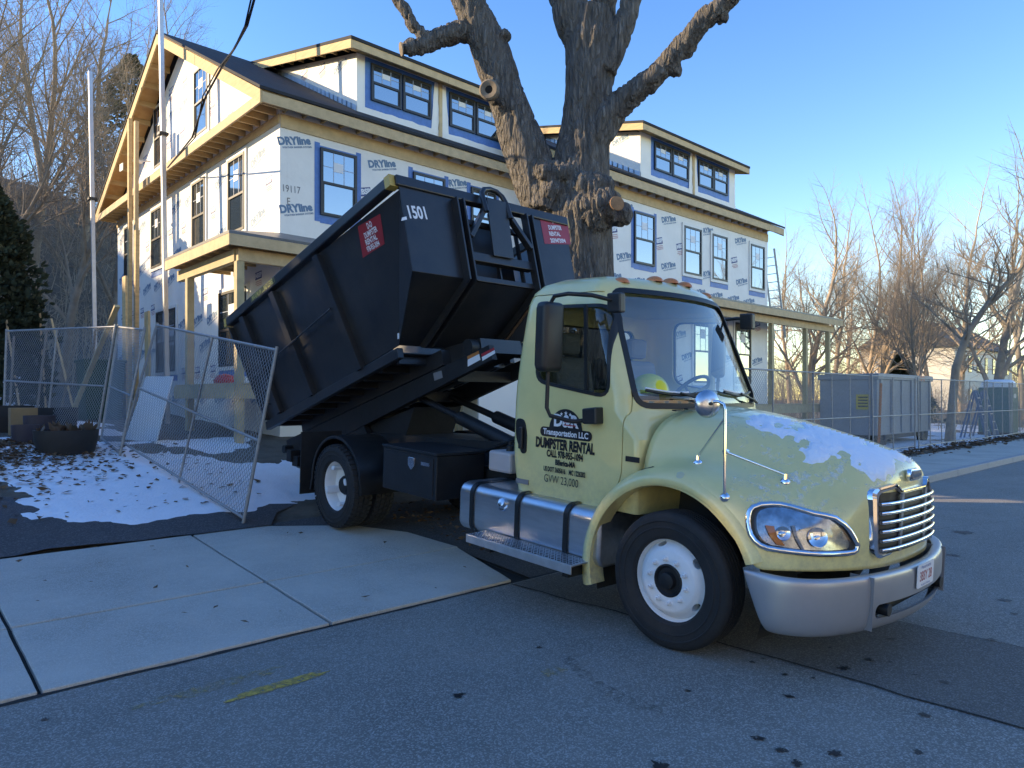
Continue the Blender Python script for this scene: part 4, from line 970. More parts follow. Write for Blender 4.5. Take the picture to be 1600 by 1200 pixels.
swh = pb(MB().tube([cw_+(e1*math.cos(2*math.pi*k/32)+e2*math.sin(2*math.pi*k/32))*.225 for k in range(32)], .017, 8, closed=True), 'steering_wheel', 'black_plastic', cab, smooth=60)
for a in (0, 120, 240): pb(MB().tube([cw_-axw*.03, cw_+(e1*math.cos(R(a+90))+e2*math.sin(R(a+90)))*.22], .014, 6), 'spoke', 'black_plastic', swh)
pb(MB().tube([cw_-axw*.02, cw_-axw*.4], .035, 8), 'column', 'black_plastic', swh)
hx, hy, hz = -.63, -.60, 1.745
hh = empty('hard_hat', WT @ Vector((hx, hy, hz)), label='yellow hard hat lying on the dashboard behind the windshield', cat='hard hat')
ha = [[WT @ Vector((hx+.165*math.cos(a)*math.cos(e), hy+.145*math.sin(a)*math.cos(e), hz+.15*math.sin(e))) for a in [2*math.pi*k/28 for k in range(29)]] for e in [R(90*i/9) for i in range(10)]]
MB().grid(ha).build('crown', MATS['safety_yellow'], hh, smooth=60)
MB().grid([[WT @ Vector((hx+(.165+d)*math.cos(a)+(.03*d/.03 if math.cos(a) > .3 else 0), hy+(.145+d)*math.sin(a), hz+.002-d*.15)) for a in [2*math.pi*k/28 for k in range(29)]] for d in (-.004, .028)]).build('brim', MATS['safety_yellow'], hh, smooth=60)
for i, (x, y, a) in enumerate(((-.50, -.30, 12), (-.53, -.12, -8))):
    c_, s_ = math.cos(R(a)), math.sin(R(a))
    MB().prism([WT @ Vector((x+u*c_-v*s_, y+u*s_+v*c_, 1.70+.006*i)) for u, v in ((-.1,-.14),(.1,-.14),(.1,.14),(-.1,.14))], (0, 0, .012)).build('paper', MATS['white_plastic'], None, label=('white papers lying on the dashboard beside the hard hat' if i == 0 else 'white papers on the dashboard away from the hard hat'), cat='papers')
# ---- wheels
def tyre(c, s, r=.475, wd=.235, lug=False, steer=0):
    ax = Vector((math.sin(steer), s*math.cos(steer), 0)); c = Vector(c)
    pr = [(.285,-wd*.42),(.30,-wd*.49),(.36,-wd*.52),(.42,-wd*.52),(.452,-wd*.48),(.468,-wd*.40),(.475,-wd*.30),(.475,-wd*.02),(.475,wd*.02),(.475,wd*.30),(.468,wd*.40),(.452,wd*.48),(.43,wd*.515),(.418,wd*.52),(.414,wd*.545),(.408,wd*.545),(.404,wd*.523),(.372,wd*.522),(.368,wd*.54),(.362,wd*.54),(.358,wd*.518),(.325,wd*.505),(.30,wd*.49),(.285,wd*.42)]
    if not lug:
        pr = pr[:6]
        for q in (-.28,-.14,.0,.14,.28): pr += [(.475, wd*(q-.055)), (.475, wd*(q+.03)), (.466, wd*(q+.034)), (.466, wd*(q+.052))]
        pr += [(.475,wd*.34),(.468,wd*.42),(.452,wd*.48),(.43,wd*.515),(.418,wd*.52),(.414,wd*.545),(.408,wd*.545),(.404,wd*.523),(.372,wd*.522),(.368,wd*.54),(.362,wd*.54),(.358,wd*.518),(.325,wd*.505),(.30,wd*.49),(.285,wd*.42)]
    mb = MB().lathe([(q*r/.475, h) for q, h in pr], c, ax, 72)
    if lug:
        e1 = ax.orthogonal().normalized(); e2 = ax.cross(e1); N = 46
        for k in range(N):
            for j, (h0, h1) in enumerate(((-.50,-.29),(-.24,-.03),(.03,.24),(.29,.50))):
                a = 2*math.pi*(k+(.5 if j % 2 else 0))/N; da = 2*math.pi/N*.36
                q = []
                for rr in (.464, .487):
                    for aa, hh_ in ((a-da, h0), (a+da, h0+.0), (a+da*1.35, h1), (a-da*.65, h1)):
                        rr2 = rr-.012*max(0, abs(hh_)-.42)/.08; q.append(c+(e1*math.cos(aa)+e2*math.sin(aa))*rr2+ax*hh_*wd)
                mb.add(q, [(0,1,2,3),(7,6,5,4),(0,4,5,1),(1,5,6,2),(2,6,7,3),(3,7,4,0)])
    return mb
def wheel(c, s, front, name='wheel', steer=0, outer=True):
    c = Vector(c); ax = Vector((math.sin(steer)*1, s*math.cos(steer), 0)); e1 = Vector((0, 0, 1)); e2 = ax.cross(e1)
    ty = pb(tyre(c, s, lug=not front, steer=steer), name, 'rubber', smooth=30)
    if not outer: return ty
    if front: prof = [(.308,.100),(.306,.110),(.298,.112),(.292,.09),(.278,.06),(.268,.04),(.262,.052),(.245,.078),(.215,.100),(.2,.107),(.115,.107),(.108,.06),(.108,-.02),(.20,-.03),(.308,-.03)]
    else: prof = [(.288,.100),(.300,.108),(.304,.100),(.290,.085),(.272,.05),(.262,-.02),(.258,-.055),(.235,-.065),(.19,-.088),(.115,-.088),(.11,-.12),(.2,-.14),(.28,-.14)]
    rm = temp(MB().lathe(prof, c, ax, 64)); cut = []
    rr = .232 if front else .215
    for k in range(5 if front else 4):
        a = R(20+k*(72 if front else 90)); d = e1*math.cos(a)+e2*math.sin(a); t = ax.cross(d)
        q = c+d*rr; aim = (ax+d*(.25 if front else 0)).normalized(); ob = []
        for i in range(14): b = 2*math.pi*i/14; ob.append(q-aim*.09+t*(.037 if front else .04)*math.cos(b)+aim.cross(t)*(.020 if front else .024)*math.sin(b))
        cut.append(temp(MB().prism(ob, aim*.18)))
    m_ = boolean(rm, cut); kill(rm, *cut)
    rim = place(m_, 'rim', MATS['white_rim'], ty, True, smooth=35)
    if front:
        pb(MB().lathe([(0,.02),(.113,.02),(.113,.109),(.104,.113),(.09,.095),(.06,.095),(.055,.13),(.04,.135),(.0,.135)], c, ax, 32), 'hub', 'frame_black', ty, smooth=35)
        for k in range(10):
            a = R(k*36+9); q = c+(e1*math.cos(a)+e2*math.sin(a))*.150
            pb(MB().lathe([(0,.105),(.024,.105),(.024,.112),(.0165,.113),(.0165,.130),(.010,.132),(.009,.150),(0,.150)], q, ax, 6), 'lug_nut', 'white_rim', rim, smooth=20)
    else:
        pb(MB().lathe([(0,-.13),(.112,-.13),(.112,-.03),(.09,0),(0,.005)], c, ax, 24), 'hub', 'frame_black', ty, smooth=40)
        for k in range(10):
            a = R(k*36); q = c+(e1*math.cos(a)+e2*math.sin(a))*.150
            pb(MB().lathe([(0,-.09),(.02,-.09),(.0165,-.07),(.010,-.06),(0,-.06)], q, ax, 6), 'lug_nut', 'white_rim', rim)
    return ty
wheel((0, -1.045, .475), -1, True); wheel((0, 1.045, .475), 1, True)
RX = -4.56
for s in (-1, 1): wheel((RX, s*1.09, .475), s, False); wheel((RX, s*.80, .475), s, False, outer=False)
# ---- chassis
for s in (-1, 1): pb(MB().box((-5.75, s*.43-.04, .62), (.75, s*.43+.04, .88)), 'frame_rail', 'frame_black')
pb(MB().tube([(0, -.95, .47), (0, .95, .47)], .06, 10), 'front_axle', 'frame_black'); pb(MB().tube([(RX, -.7, .475), (RX, .7, .475)], .09, 12), 'rear_axle', 'frame_black')
pb(MB().lathe([(0,-.2),(.16,-.17),(.2,0),(.16,.17),(0,.2)], (RX, 0, .475), (1, 0, 0), 16), 'differential', 'frame_black', smooth=50)
pb(MB().box((-1.7, -.5, .55), (.6, .5, 1.15)), 'engine_block', 'frame_black')
for s in (-1, 1):
    pb(MB().prism([(RX+.75, s*.5-.03, .66), (RX+.1, s*.5-.03, .56), (RX-.1, s*.5-.03, .56), (RX-.75, s*.5-.03, .70), (RX-.1, s*.5-.03, .63), (RX+.1, s*.5-.03, .63)], (0, .06, 0)), 'leaf_spring', 'frame_black')
for x in (-2.2, -3.6, -5.6): pb(MB().box((x-.05, -.39, .64), (x+.05, .39, .85)), 'cross_member', 'frame_black')
pb(MB().box((-5.85, -1.1, .55), (-5.70, 1.1, .68)), 'rear_bumper', 'frame_black')
pb(MB().box((-5.95, -1.13, .60), (-5.82, -.98, .75)), 'rear_bumper', 'frame_black')
# fuel tank with straps, cap and step
tk = pb(MB().prism([(-2.33, y, z) for y, z in rrect(-1.14, .40, -.55, .84, .10, 6)], (1.70, 0, 0)), 'fuel_tank', 'tank_metal', smooth=40, bevel=.025)
for x in (-2.16, -1.56, -1.0):
    q = [(y, z) for y, z in rrect(-1.152, .388, -.54, .852, .105, 6)]
    rows = [[(x, y, z) for y, z in q+[q[0]]], [(x+.05, y, z) for y, z in q+[q[0]]]]; pb(MB().grid(rows), 'strap', 'rubber_gasket', tk, smooth=60)
    pb(MB().box((x-.01, -1.05, .33), (x+.06, -.5, .40)), 'tank_bracket', 'frame_black', tk)
fc_ = Vector((-1.72, -1.125, .72)); pb(MB().lathe([(0,0),(.065,0),(.06,.012),(.045,.016),(.042,.05),(.03,.056),(0,.056)], fc_, (0, -1, .55), 20), 'filler_cap', 'chrome_worn', tk, smooth=35)
stp = pb(MB().prism([(-1.93, -1.36, .44), (-.70, -1.36, .44), (-.70, -1.14, .445), (-1.93, -1.14, .445)], (0, 0, .012)), 'step', 'tread_metal', bevel=.003)
pb(MB().box((-1.93, -1.372, .385), (-.70, -1.358, .455)), 'lip', 'tread_metal', stp, bevel=.004)
proto = None; r0 = random.Random(2)
bmp = MB()
for i in range(38):
    for j in range(6):
        x = -1.90+i*.0315; y = -1.335+j*.034; a = .7 if (i+j) % 2 else -.7
        bmp.prism([(x+.011*math.cos(a)-.003*math.sin(a), y+.011*math.sin(a)+.003*math.cos(a), .4525), (x+.011*math.cos(a)+.003*math.sin(a), y+.011*math.sin(a)-.003*math.cos(a), .4525), (x-.011*math.cos(a)+.003*math.sin(a), y-.011*math.sin(a)-.003*math.cos(a), .4525), (x-.011*math.cos(a)-.003*math.sin(a), y-.011*math.sin(a)+.003*math.cos(a), .4525)], (0, 0, .005))
pb(bmp, 'tread_pattern', 'frame_black', stp, kind='stuff')
for x in (-1.75, -.85): pb(MB().box((x, -1.3, .33), (x+.06, -.9, .43)), 'step_bracket', 'frame_black', stp)
# black tool box with lid, latch and maker's plate
tb = pb(MB().box((-3.60, -1.16, .60), (-2.66, -.56, 1.03)), 'tool_box', 'steel_black', bevel=.006)
pb(MB().box((-3.61, -1.172, 1.033), (-2.65, -.55, 1.062)), 'lid', 'steel_black', tb, bevel=.004)
pb(MB().box((-3.55, -1.167, .64), (-2.71, -1.162, 1.0)), 'door_panel', 'steel_black', tb, bevel=.002)
pb(MB().prism([(x, -1.168, z) for x, z in rpoly([(-3.12,.98),(-3.01,.98),(-3.01,.90),(-3.065,.85),(-3.12,.90)], .015, 3)], (0, -.012, 0)), 'latch', 'chrome_worn', tb, bevel=.003)
pb(MB().box((-2.90, -1.176, .92), (-2.76, -1.168, .955)), 'plate', 'chrome_worn', tb)
# mudguard, mud flap
for s in (-1, 1):
    rows = []
    for k in range(15):
        a = R(188-k*(188-20)/14) if False else R(20+k*(160)/14); rows.append([(RX+.58*math.cos(a), s*y, .50+.56*math.sin(a)) for y in (.66, 1.17, 1.19)]+[(RX+.545*math.cos(a), s*1.19, .50+.525*math.sin(a))])
    fl = [(x, y, z) for x, y, z in rows[0]]
    rows = [[(x+.03, y, z-.24) for x, y, z in fl]]+rows+[[(x-.03, y, z-.15) for x, y, z in rows[-1]]]
    mg = pb(MB().grid(rows), 'mudguard', 'black_plastic', smooth=40)
    so3 = mg.modifiers.new('t', 'SOLIDIFY'); so3.thickness = .012
    pb(MB().box((-5.50, min(s*.6, s*1.16), .24), (-5.48, max(s*.6, s*1.16), 1.02)), 'mud_flap', 'rubber')
# white fluid jug and hydraulic gear behind the cab
jg = pb(MB().box((-2.42, -.72, .9), (-2.1, -.45, 1.10)), 'reservoir', M('jug', (.5, .42, .40), .5, var=.1), bevel=.025)
pb(MB().lathe([(0,0),(.04,0),(.035,.05),(.02,.06),(.02,.09),(0,.09)], (-2.26, -.58, 1.10), (0, 0, 1), 12), 'cap', 'frame_black', jg)
pb(MB().tube([(-1.95, -.2, 1.05), (-1.95, .8, 1.05)], .19, 18), 'oil_tank', 'frame_black', smooth=50)
for i, (a, b) in enumerate((((-2.0,-.3,1.0),(-4.4,-.25,1.55)),((-2.0,.3,1.0),(-4.4,.25,1.55)))):
    a = Vector(a); b = Vector(b); cy = pb(MB().tube([a, a.lerp(b, .6)], .075, 14), 'hoist_cylinder', 'frame_black', smooth=50); pb(MB().tube([a.lerp(b, .6), b], .04, 12), 'ram', 'steel_black', cy, smooth=50)
for i in range(4): pb(MB().tube([(-1.9, -.35+.1*i, 1.1), (-2.3, -.4+.12*i, 1.22-.03*i), (-2.9, -.38+.1*i, 1.0), (-3.4, -.35+.1*i, .95)], .018, 6), 'hose', 'rubber_gasket', smooth=60)
# snow lying on the hood and windshield base
def snowpatch(poly, name, thr, seed, thick=.012, mat='snow'):
    """crust following the hood, thicker where the noise is high, gone where it is low"""
    P_ = []; 
    xs0 = [p[0] for p in poly]; ys0 = [p[1] for p in poly]
    st = 2.6; nx = int((max(xs0)-min(xs0))/st)+1; ny = int((max(ys0)-min(ys0))/st)+1
    def inside(x, y):
        c = 0; n = len(poly)
        for i in range(n):
            (x0, y0), (x1, y1) = poly[i], poly[(i+1) % n]
            if (y0 > y) != (y1 > y) and x < (x1-x0)*(y-y0)/(y1-y0)+x0: c ^= 1
        return c
    def dist(x, y):
        m = 1e9; n = len(poly)
        for i in range(n):
            a = Vector(poly[i]); b = Vector(poly[(i+1) % n]); ab = b-a; t = max(0, min(1, (Vector((x, y))-a).dot(ab)/ab.length_squared)); m = min(m, (Vector((x, y))-a-ab*t).length)
        return m if inside(x, y) else -m
    idx = {}; mb = MB()
    for i in range(nx):
        for j in range(ny):
            x = min(xs0)+i*st; y = min(ys0)+j*st
            p, n = hit(x, y)
            if p is None or n.z < .25: continue
            nz = .5+.5*noise.fractal((p.x*3.2+seed, p.y*3.2, p.z*2), .9, 2.1, 5)+.28*noise.noise((p.x*16, p.y*16, seed))
            e = min(1, dist(x, y)/22); h = (nz-thr)*.05*1.2+.028*(e-.55)
            h = max(-.008, min(thick, h)); idx[i, j] = len(mb.v); mb.v.append(tuple(p+n*h))
    for i in range(nx-1):
        for j in range(ny-1):
            q = [(i, j), (i+1, j), (i+1, j+1), (i, j+1)]
            if all(k in idx for k in q):
                ps = [Vector(mb.v[idx[k]]) for k in q]
                if max((ps[a]-ps[a-1]).length for a in range(4)) < .09: mb.f.append(tuple(idx[k] for k in q))
    return pb(mb, name, mat, truck, smooth=80, kind='stuff')
maskmat('frost', (.80, .84, .88), .66, 10, soft=.13, rough=.6)
snowpatch([(1160,640),(1215,628),(1275,634),(1330,655),(1400,685),(1470,715),(1478,735),(1400,738),(1355,755),(1300,745),(1255,725),(1250,700),(1200,690),(1170,668)], 'hood_snow', .47, 3.3)
snowpatch([(1130,650),(1160,632),(1215,624),(1275,630),(1330,650),(1400,680),(1475,712),(1482,740),(1400,750),(1355,765),(1290,755),(1235,735),(1190,712),(1150,690)], 'hood_frost', -.2, 3.3, .0025, 'frost')
snowpatch([(1140,745),(1190,742),(1240,765),(1300,790),(1335,820),(1310,815),(1250,795),(1200,790),(1160,775)], 'fender_frost', -.2, 8.1, .0025, 'frost')
# ================================================================== roll-off container on the hoist
TH = R(14.0); DX = 5.28
dump = empty('roll_off_dumpster', (DX, 10.08, 1.38), (0, -TH, R(-90)), 'black steel roll-off container numbered 1501 tilted up behind the cab', 'dumpster')
WD = W[dump.name]; WDi = WD.inverted()
M('dumpster_black', (.013, .015, .020), .36, var=.35, col2=(.034, .032, .031), scale=2.2, bump=.12, bscale=6)
M('rust', (.10, .05, .025), .8, var=.4, scale=8); M('reflector_yellow', (.55, .36, .08), .4, var=.15, scale=20); M('sticker_red', (.36, .028, .035), .4, var=.06)
M('stencil_yellow', (.5, .45, .15), .6, var=.1)
def db(mb, name, mat='dumpster_black', parent=None, **k): return mb.build(name, MATS[mat], parent or dump, local=True, **k)
def sy(t): return .82+.43*t/1.5                      # half width at height t
TOPT = 1.49
def side_poly3(s, off=0): return [(0, s*(sy(0)+off), 0), (3.55, s*(sy(.08)+off), .08), (4.5, s*(1.235+off), 1.42), (0.02, s*(sy(TOPT)+off), TOPT)]
for s in (-1, 1):
    sp = db(MB().prism(side_poly3(s), (0, -s*.012, 0)), 'side_panel', bevel=.003)
    db(MB().prism([(3.55, s*sy(.08), .08), (4.5, s*1.225, .54), (4.5, s*1.235, 1.42)], (0, -s*.012, 0)), 'side_panel', bevel=.003)
    for k, x in enumerate((.03, .5, 1.5, 2.75)):
        for dx in ((0,) if k == 0 else (-.045, .045)):
            lo = (x+dx*1.0, s*(sy(.02)+.001), .02); hi = (x+dx, s*(sy(TOPT-.08)+.001), TOPT-.08)
            db(MB().prism([(x+dx-.014, lo[1], lo[2]), (x+dx+.014, lo[1], lo[2]), (x+dx+.014, hi[1], hi[2]), (x+dx-.014, hi[1], hi[2])], (0, s*.075, 0)), 'rib', bevel=.004)
        if k: db(MB().prism([(x-.06, s*(sy(.02)+.076), .02), (x+.06, s*(sy(.02)+.076), .02), (x+.06, s*(sy(TOPT-.08)+.076), TOPT-.08), (x-.06, s*(sy(TOPT-.08)+.076), TOPT-.08)], (0, s*.006, 0)), 'rib_cap')
    rl = db(MB().beam((-.02, s*1.275, TOPT), (4.48, s*1.275, TOPT+.025), .11, .12), 'top_rail', bevel=.012)
    db(MB().beam((4.39, s*1.275, TOPT+.0245), (4.487, s*1.275, TOPT+.025), .114, .124), 'reflective_tape', 'reflector_yellow', rl)
    db(MB().beam((-.026, s*1.275, TOPT), (.05, s*1.275, TOPT-.0007), .114, .124), 'reflective_tape', 'reflector_yellow', rl)
    db(MB().beam((0, s*.84, -.06), (3.56, s*.84, -.01), .08, .12), 'bottom_rail', bevel=.008)
    db(MB().tube([(.2, s*(sy(.62)+.10), .62), (2.7, s*(sy(.78)+.10), .78)], .012, 8), 'tarp_rod')
    db(MB().tube([(.28, s*(sy(.2)+.02), .2), (.28, s*(sy(.2)+.12), .22), (.30, s*(sy(.35)+.12), .38), (.33, s*(sy(.4)+.02), .4)], .01, 6), 'tarp_hook')
    db(MB().beam((.2, s*.36, -.12), (3.75, s*.36, -.10), .12, .18), 'long_sill')
db(MB().box((0, -.80, -.012), (3.55, .80, .0)), 'floor')
for i in range(10): db(MB().box((.15+i*.36, -.80, -.10), (.21+i*.36, .80, -.014)), 'cross_member')
db(MB().prism([(0, -.82, 0), (0, .82, 0), (.02, 1.24, TOPT), (.02, -1.24, TOPT)], (-.05, 0, 0)), 'tail_gate')
# front: upper and lower panels left and right of the hook bay
PB = .47
def fp(y, t):                                        # point on the front skin
    if t >= .54: return (4.5, y, t)
    f = (t-.08)/.46; return (3.55+.95*f, y, t)
for s in (-1, 1):
    db(MB().prism([fp(s*PB, .54), fp(s*1.225, .54), fp(s*1.235, 1.46), fp(s*PB, 1.46)], (-.012, 0, .004)), 'front_panel', bevel=.003)
    db(MB().prism([fp(s*PB, .08), fp(s*sy(.08), .08), fp(s*1.225, .539), fp(s*PB, .539)], (-.010, 0, .010)), 'front_panel', bevel=.003)
    for o in (0, .09):
        y = s*(PB-.01+o)
        db(MB().prism([fp(y, .08), fp(y, .54), fp(y, 1.44), (4.60, y, 1.44), (4.60, y, .50), (3.66, y, .03)], (0, s*.022, 0)), 'bay_post', bevel=.003)
    db(MB().beam((4.57, s*.14, 1.42), (4.57, s*.45, 1.0), .05, .08, up=(1,0,0)), 'brace', bevel=.004)
db(MB().beam((4.475, -1.27, 1.515), (4.475, 1.27, 1.515), .10, .115), 'front_rail', bevel=.012)
db(MB().prism([(4.22, -PB, .50), (4.22, -PB, 1.42), (4.20, -PB, 1.42), (4.20, -PB, .50)], (0, 2*PB, 0)), 'bay_back')
db(MB().prism([fp(-PB, .08), fp(-PB, .53), (4.35, -PB, .55), (3.45, -PB, .10)], (0, 2*PB, 0)), 'front_panel')
db(MB().beam((4.50, -PB, .80), (4.50, PB, .80), .09, .10), 'cross_bar', bevel=.005)
db(MB().beam((4.48, -PB, 1.22), (4.48, PB, 1.22), .05, .06), 'cross_bar', bevel=.004)
db(MB().beam((4.47, -PB, .56), (4.47, PB, .56), .09, .06), 'cross_bar', bevel=.005)
db(MB().prism([(4.56, -.15, .83), (4.56, .15, .83), (4.60, .15, 1.50), (4.60, -.15, 1.50)], (.018, 0, 0)), 'hook_plate', bevel=.003)
db(MB().tube([(4.62, -.19, 1.32), (4.60, -.19, 1.48), (4.58, -.18, 1.56), (4.56, -.12, 1.63), (4.55, -.02, 1.66), (4.55, .08, 1.65), (4.57, .14, 1.59), (4.60, .16, 1.48), (4.62, .16, 1.30)], .03, 10), 'hook_bar', smooth=60)
for y in (-.40, .02, .38): db(MB().beam((4.44, y, .56), (4.44, y, 1.42), .02, .05, up=(1,0,0)), 'bay_strut')
db(MB().prism([(4.605, PB+.02, .5), (4.605, PB+.05, .5), (3.67, PB+.05, .03), (3.67, PB+.02, .03)], (.03, 0, 0)), 'rust_streak', 'rust')
# stickers and lettering, at the places the photograph shows them
p4_ = side_poly3(-1); SBV = BVHTree.FromPolygons([Vector(v) for v in p4_+[(3.55, -sy(.08), .08), (4.5, -1.225, .54), (4.5, -1.235, 1.42)]], [(0,1,2,3), (4,5,6)])
def side_hit(px, py, off=.002):
    o = WDi @ Vector((0, 0, H)); d = (WDi @ (Vector((0, 0, H))+Vector(ray(px, py))))-o
    q = SBV.ray_cast(o, d.normalized())[0]
    if q is None: k = .43/1.5; t = (-(.82+off)-k*o.z-o.y)/(d.y+k*d.z); return o+d*t
    return q-d.normalized()*(off*2)
def front_hit(px, py, off=.002):
    o = WDi @ Vector((0, 0, H)); d = (WDi @ (Vector((0, 0, H))+Vector(ray(px, py))))-o
    t = (4.5+off-o.x)/d.x; return o+d*t
q = [side_hit(*p, .003) for p in ((567,403),(601,381),(594,334),(559,354))]
rs = db(MB().add(q, [(0,1,2,3)]), 'sticker', 'sticker_red')
def on_quad(q, u, v, l=.002):
    p = (q[0]*(1-u)+q[1]*u)*(1-v)+(q[3]*(1-u)+q[2]*u)*v; n = (q[1]-q[0]).cross(q[3]-q[0]).normalized(); return p+n*l
def sticker_text(q, rs, rows):
    r = (q[1]-q[0])+(q[2]-q[3]); u = (q[3]-q[0])+(q[2]-q[1])
    for b, uu, v, sz, sx in rows: text(b, on_quad(q, uu, v), r, u, sz, MATS['decal_white'], rs, local=True, sx=sx, bold=.03)
hgt = (q[3]-q[0]).length
sticker_text(q, rs, (('D-D', .5, .84, hgt*.26, .6), ('DUMPSTER', .5, .60, hgt*.24, .62), ('RENTAL', .48, .37, hgt*.24, .75), ('978-955-3094', .52, .14, hgt*.23, .55)))
q = [front_hit(*p, .003) for p in ((851,381),(892,382),(886,341),(843,338))]
rs = db(MB().add(q, [(0,1,2,3)]), 'sticker', 'sticker_red'); hgt = (q[3]-q[0]).length
sticker_text(q, rs, (('D-D', .5, .85, hgt*.24, .6), ('DUMPSTER', .48, .60, hgt*.22, .62), ('RENTAL', .44, .37, hgt*.21, .75), ('2039473094', .52, .12, hgt*.21, .75)))
a, b = front_hit(636, 332), front_hit(668, 334)
text('1501', (a+b)/2, b-a, (0, 0, 1), .19, MATS['decal_white'], dump, local=True, sx=.72, bold=.03)
q = [front_hit(*p) for p in ((627,345),(636,343),(635,338),(628,340))]; db(MB().add(q, [(0,1,2,3)]), 'paint_patch', 'decal_white')
q = [side_hit(*p, .004) for p in ((621,530),(629,527),(629,518),(621,521))]; db(MB().add(q, [(0,1,2,3)]), 'sticker', 'decal_white')
text('/ MAXIMUM LOAD LEVEL \\', (1.35, -1.335, TOPT+.006), (1, 0, .0056), (0, 0, 1), .105, MATS['stencil_yellow'], dump, local=True, sx=.62, bold=.03)
# hoist frame under the container (part of the truck)
M('label_orange', (.45, .16, .04), .5, var=0)
def hb_(mb, name, mat='frame_black', **k): return mb.build(name, MATS[mat], truck, **k)
def dw(s, y, t): return WD @ Vector((s, y, t))
for s in (-1, 1):
    hf = hb_(MB().prism([dw(-.25, s*.40, -.24), dw(4.6, s*.40, -.22), dw(4.62, s*.40, -.38), dw(1.6, s*.40, -.52), dw(-.25, s*.40, -.50)], (s*.07, 0, 0)), 'hoist_frame')
    if s < 0:
        def hq(px, py): return onX(px, py, dw(0, -.473, 0).x)
        for pts, mat in ((((731,573),(751,562),(749,553),(731,562)), 'decal_white'), (((731,562),(749,553),(748,548),(730,557)), 'label_orange'), (((754,564),(774,552),(773,547),(753,558)), 'decal_white'), (((753,558),(773,547),(772,543),(752,553)), 'decal_flag_red'), (((679,595),(692,590),(690,579),(677,583)), 'badge_grey')):
            MB().add([hq(*p)+Vector((-.002, 0, 0)) for p in pts], [(0,1,2,3)]).build('warning_label', MATS[mat], hf)
for i in range(5): hb_(MB().beam(dw(.1+i*.95, -.40, -.36), dw(.1+i*.95, .40, -.36), .1, .12), 'hoist_cross_member')
hb_(MB().tube([dw(-.1, -.6, -.40), dw(-.1, .6, -.40)], .06, 12), 'hinge_shaft'); 
for s in (-1, 1): MB().prism([WT @ Vector(p) for p in ((-5.7, s*.43, .88), (-5.0, s*.43, .88), (-5.25, s*.43, 1.12), (-5.5, s*.43, 1.12))], (.08, 0, 0)).build('hinge_bracket', MATS['frame_black'], truck)
for s in (-1, 1): MB().box((DX+s*.5-.04, 5.0, .90), (DX+s*.5+.04, 9.0, 1.0)).build('sub_frame', MATS['frame_black'], truck)
# dark filler added to darken the open space between chassis and hoist
MB().box((DX-.42, 5.35, .95), (DX+.42, 8.3, 1.28)).build('hoist_filler_box', MATS['frame_black'], truck)
MB().prism([dw(.2, -.36, -.5), dw(3.0, -.36, -.5), dw(2.6, -.36, -.95), dw(.4, -.36, -.75)], (.72, 0, 0)).build('hoist_filler_plate', MATS['frame_black'], truck)
db(MB().prism([(3.3, -.30, -.2), (4.3, -.30, -.2), (4.3, -.30, -.04), (3.6, -.30, .05)], (0, .60, 0)), 'nose_filler')  # dark box added to close the bright gap under the front panel
for s in (-1, 1): db(MB().tube([(4.2, s*.31, -.12), (4.2, s*.42, -.12)], .09, 14), 'nose_roller', 'frame_black', smooth=50)
# ================================================================== fences, containers, yard things
M('galvanised', (.27, .275, .28), .5, metal=.3, var=.2, scale=15)
def fence_panel(bl, br, tr, tl_, label, group, mid=.48, extra=(.5,), pitch=.075, posts=True, wire=.0032):
    bl, br, tr, tl_ = map(Vector, (bl, br, tr, tl_)); root = empty('fence_panel', bl, label=label, cat='fence', group=group); G = MATS['galvanised']
    def P(u, v): return (bl*(1-u)+br*u)*(1-v)+(tl_*(1-u)+tr*u)*v
    for u in (0, 1): MB().tube([P(u, -.02), P(u, 1.02)], .021, 8).build('post', G, root, smooth=60)
    for u in extra: MB().tube([P(u, .0), P(u, 1)], .017, 8).build('brace_post', G, root, smooth=60)
    for v in (0.03, mid, 1): MB().tube([P(0, v), P(1, v)], .018, 8).build('rail', G, root, smooth=60)
    wd = ((br-bl).length+(tr-tl_).length)/2; ht = ((tl_-bl).length+(tr-br).length)/2; mb = MB(); n = int((wd+ht)/pitch)
    nrm = (br-bl).cross(tl_-bl).normalized()*.004
    for i in range(n+1):
        a = i*pitch
        for sgn in (1, -1):
            # line u*wd + sgn*v*ht = a  (shifted)
            pts = []
            lo = max(0, (a-ht) if sgn > 0 else a-ht); 
            if sgn > 0: u0, v0, u1, v1 = a/wd, 0, (a-ht)/wd, 1
            else: u0, v0, u1, v1 = (a-ht)/wd, 0, a/wd, 1
            du, dv = u1-u0, v1-v0
            if abs(du) < 1e-9: continue
            ts = sorted([(0-u0)/du, (1-u0)/du]); t0, t1 = max(0, ts[0]), min(1, ts[1])
            if t1-t0 < .01: continue
            mb.tube([P(u0+du*t0, .03+.97*(v0+dv*t0))+nrm*sgn, P(u0+du*t1, .03+.97*(v0+dv*t1))+nrm*sgn], wire, 3, cap=False)
    mb.build('wire_mesh', G, root, kind='stuff')
    return root
bl, br = atD(190, 697, 11.3), atD(380, 818, 8.2); tlp, trp = atD(245, 508, 11.3), atD(432, 547, 8.1)
fence_panel(bl, br, trp, tlp, 'leaning chain-link fence panel in front of the porch', 'chain-link fence panels', extra=(.55,))
def gp(x, y, dz=0): return Vector((x, y, gn(x, y)+dz))
fence_panel(gp(2.15, 17.2), gp(3.05, 13.9), gp(3.3, 13.7, 2.0), gp(2.2, 17.2, 1.9), 'chain-link fence panel standing behind the barrel planter', 'chain-link fence panels')
fence_panel(gp(3.1, 13.8), gp(3.0, 12.2), gp(3.3, 12.0, 2.0), gp(3.35, 13.7, 2.0), 'narrow chain-link fence panel beside the standing planks', 'chain-link fence panels', extra=())
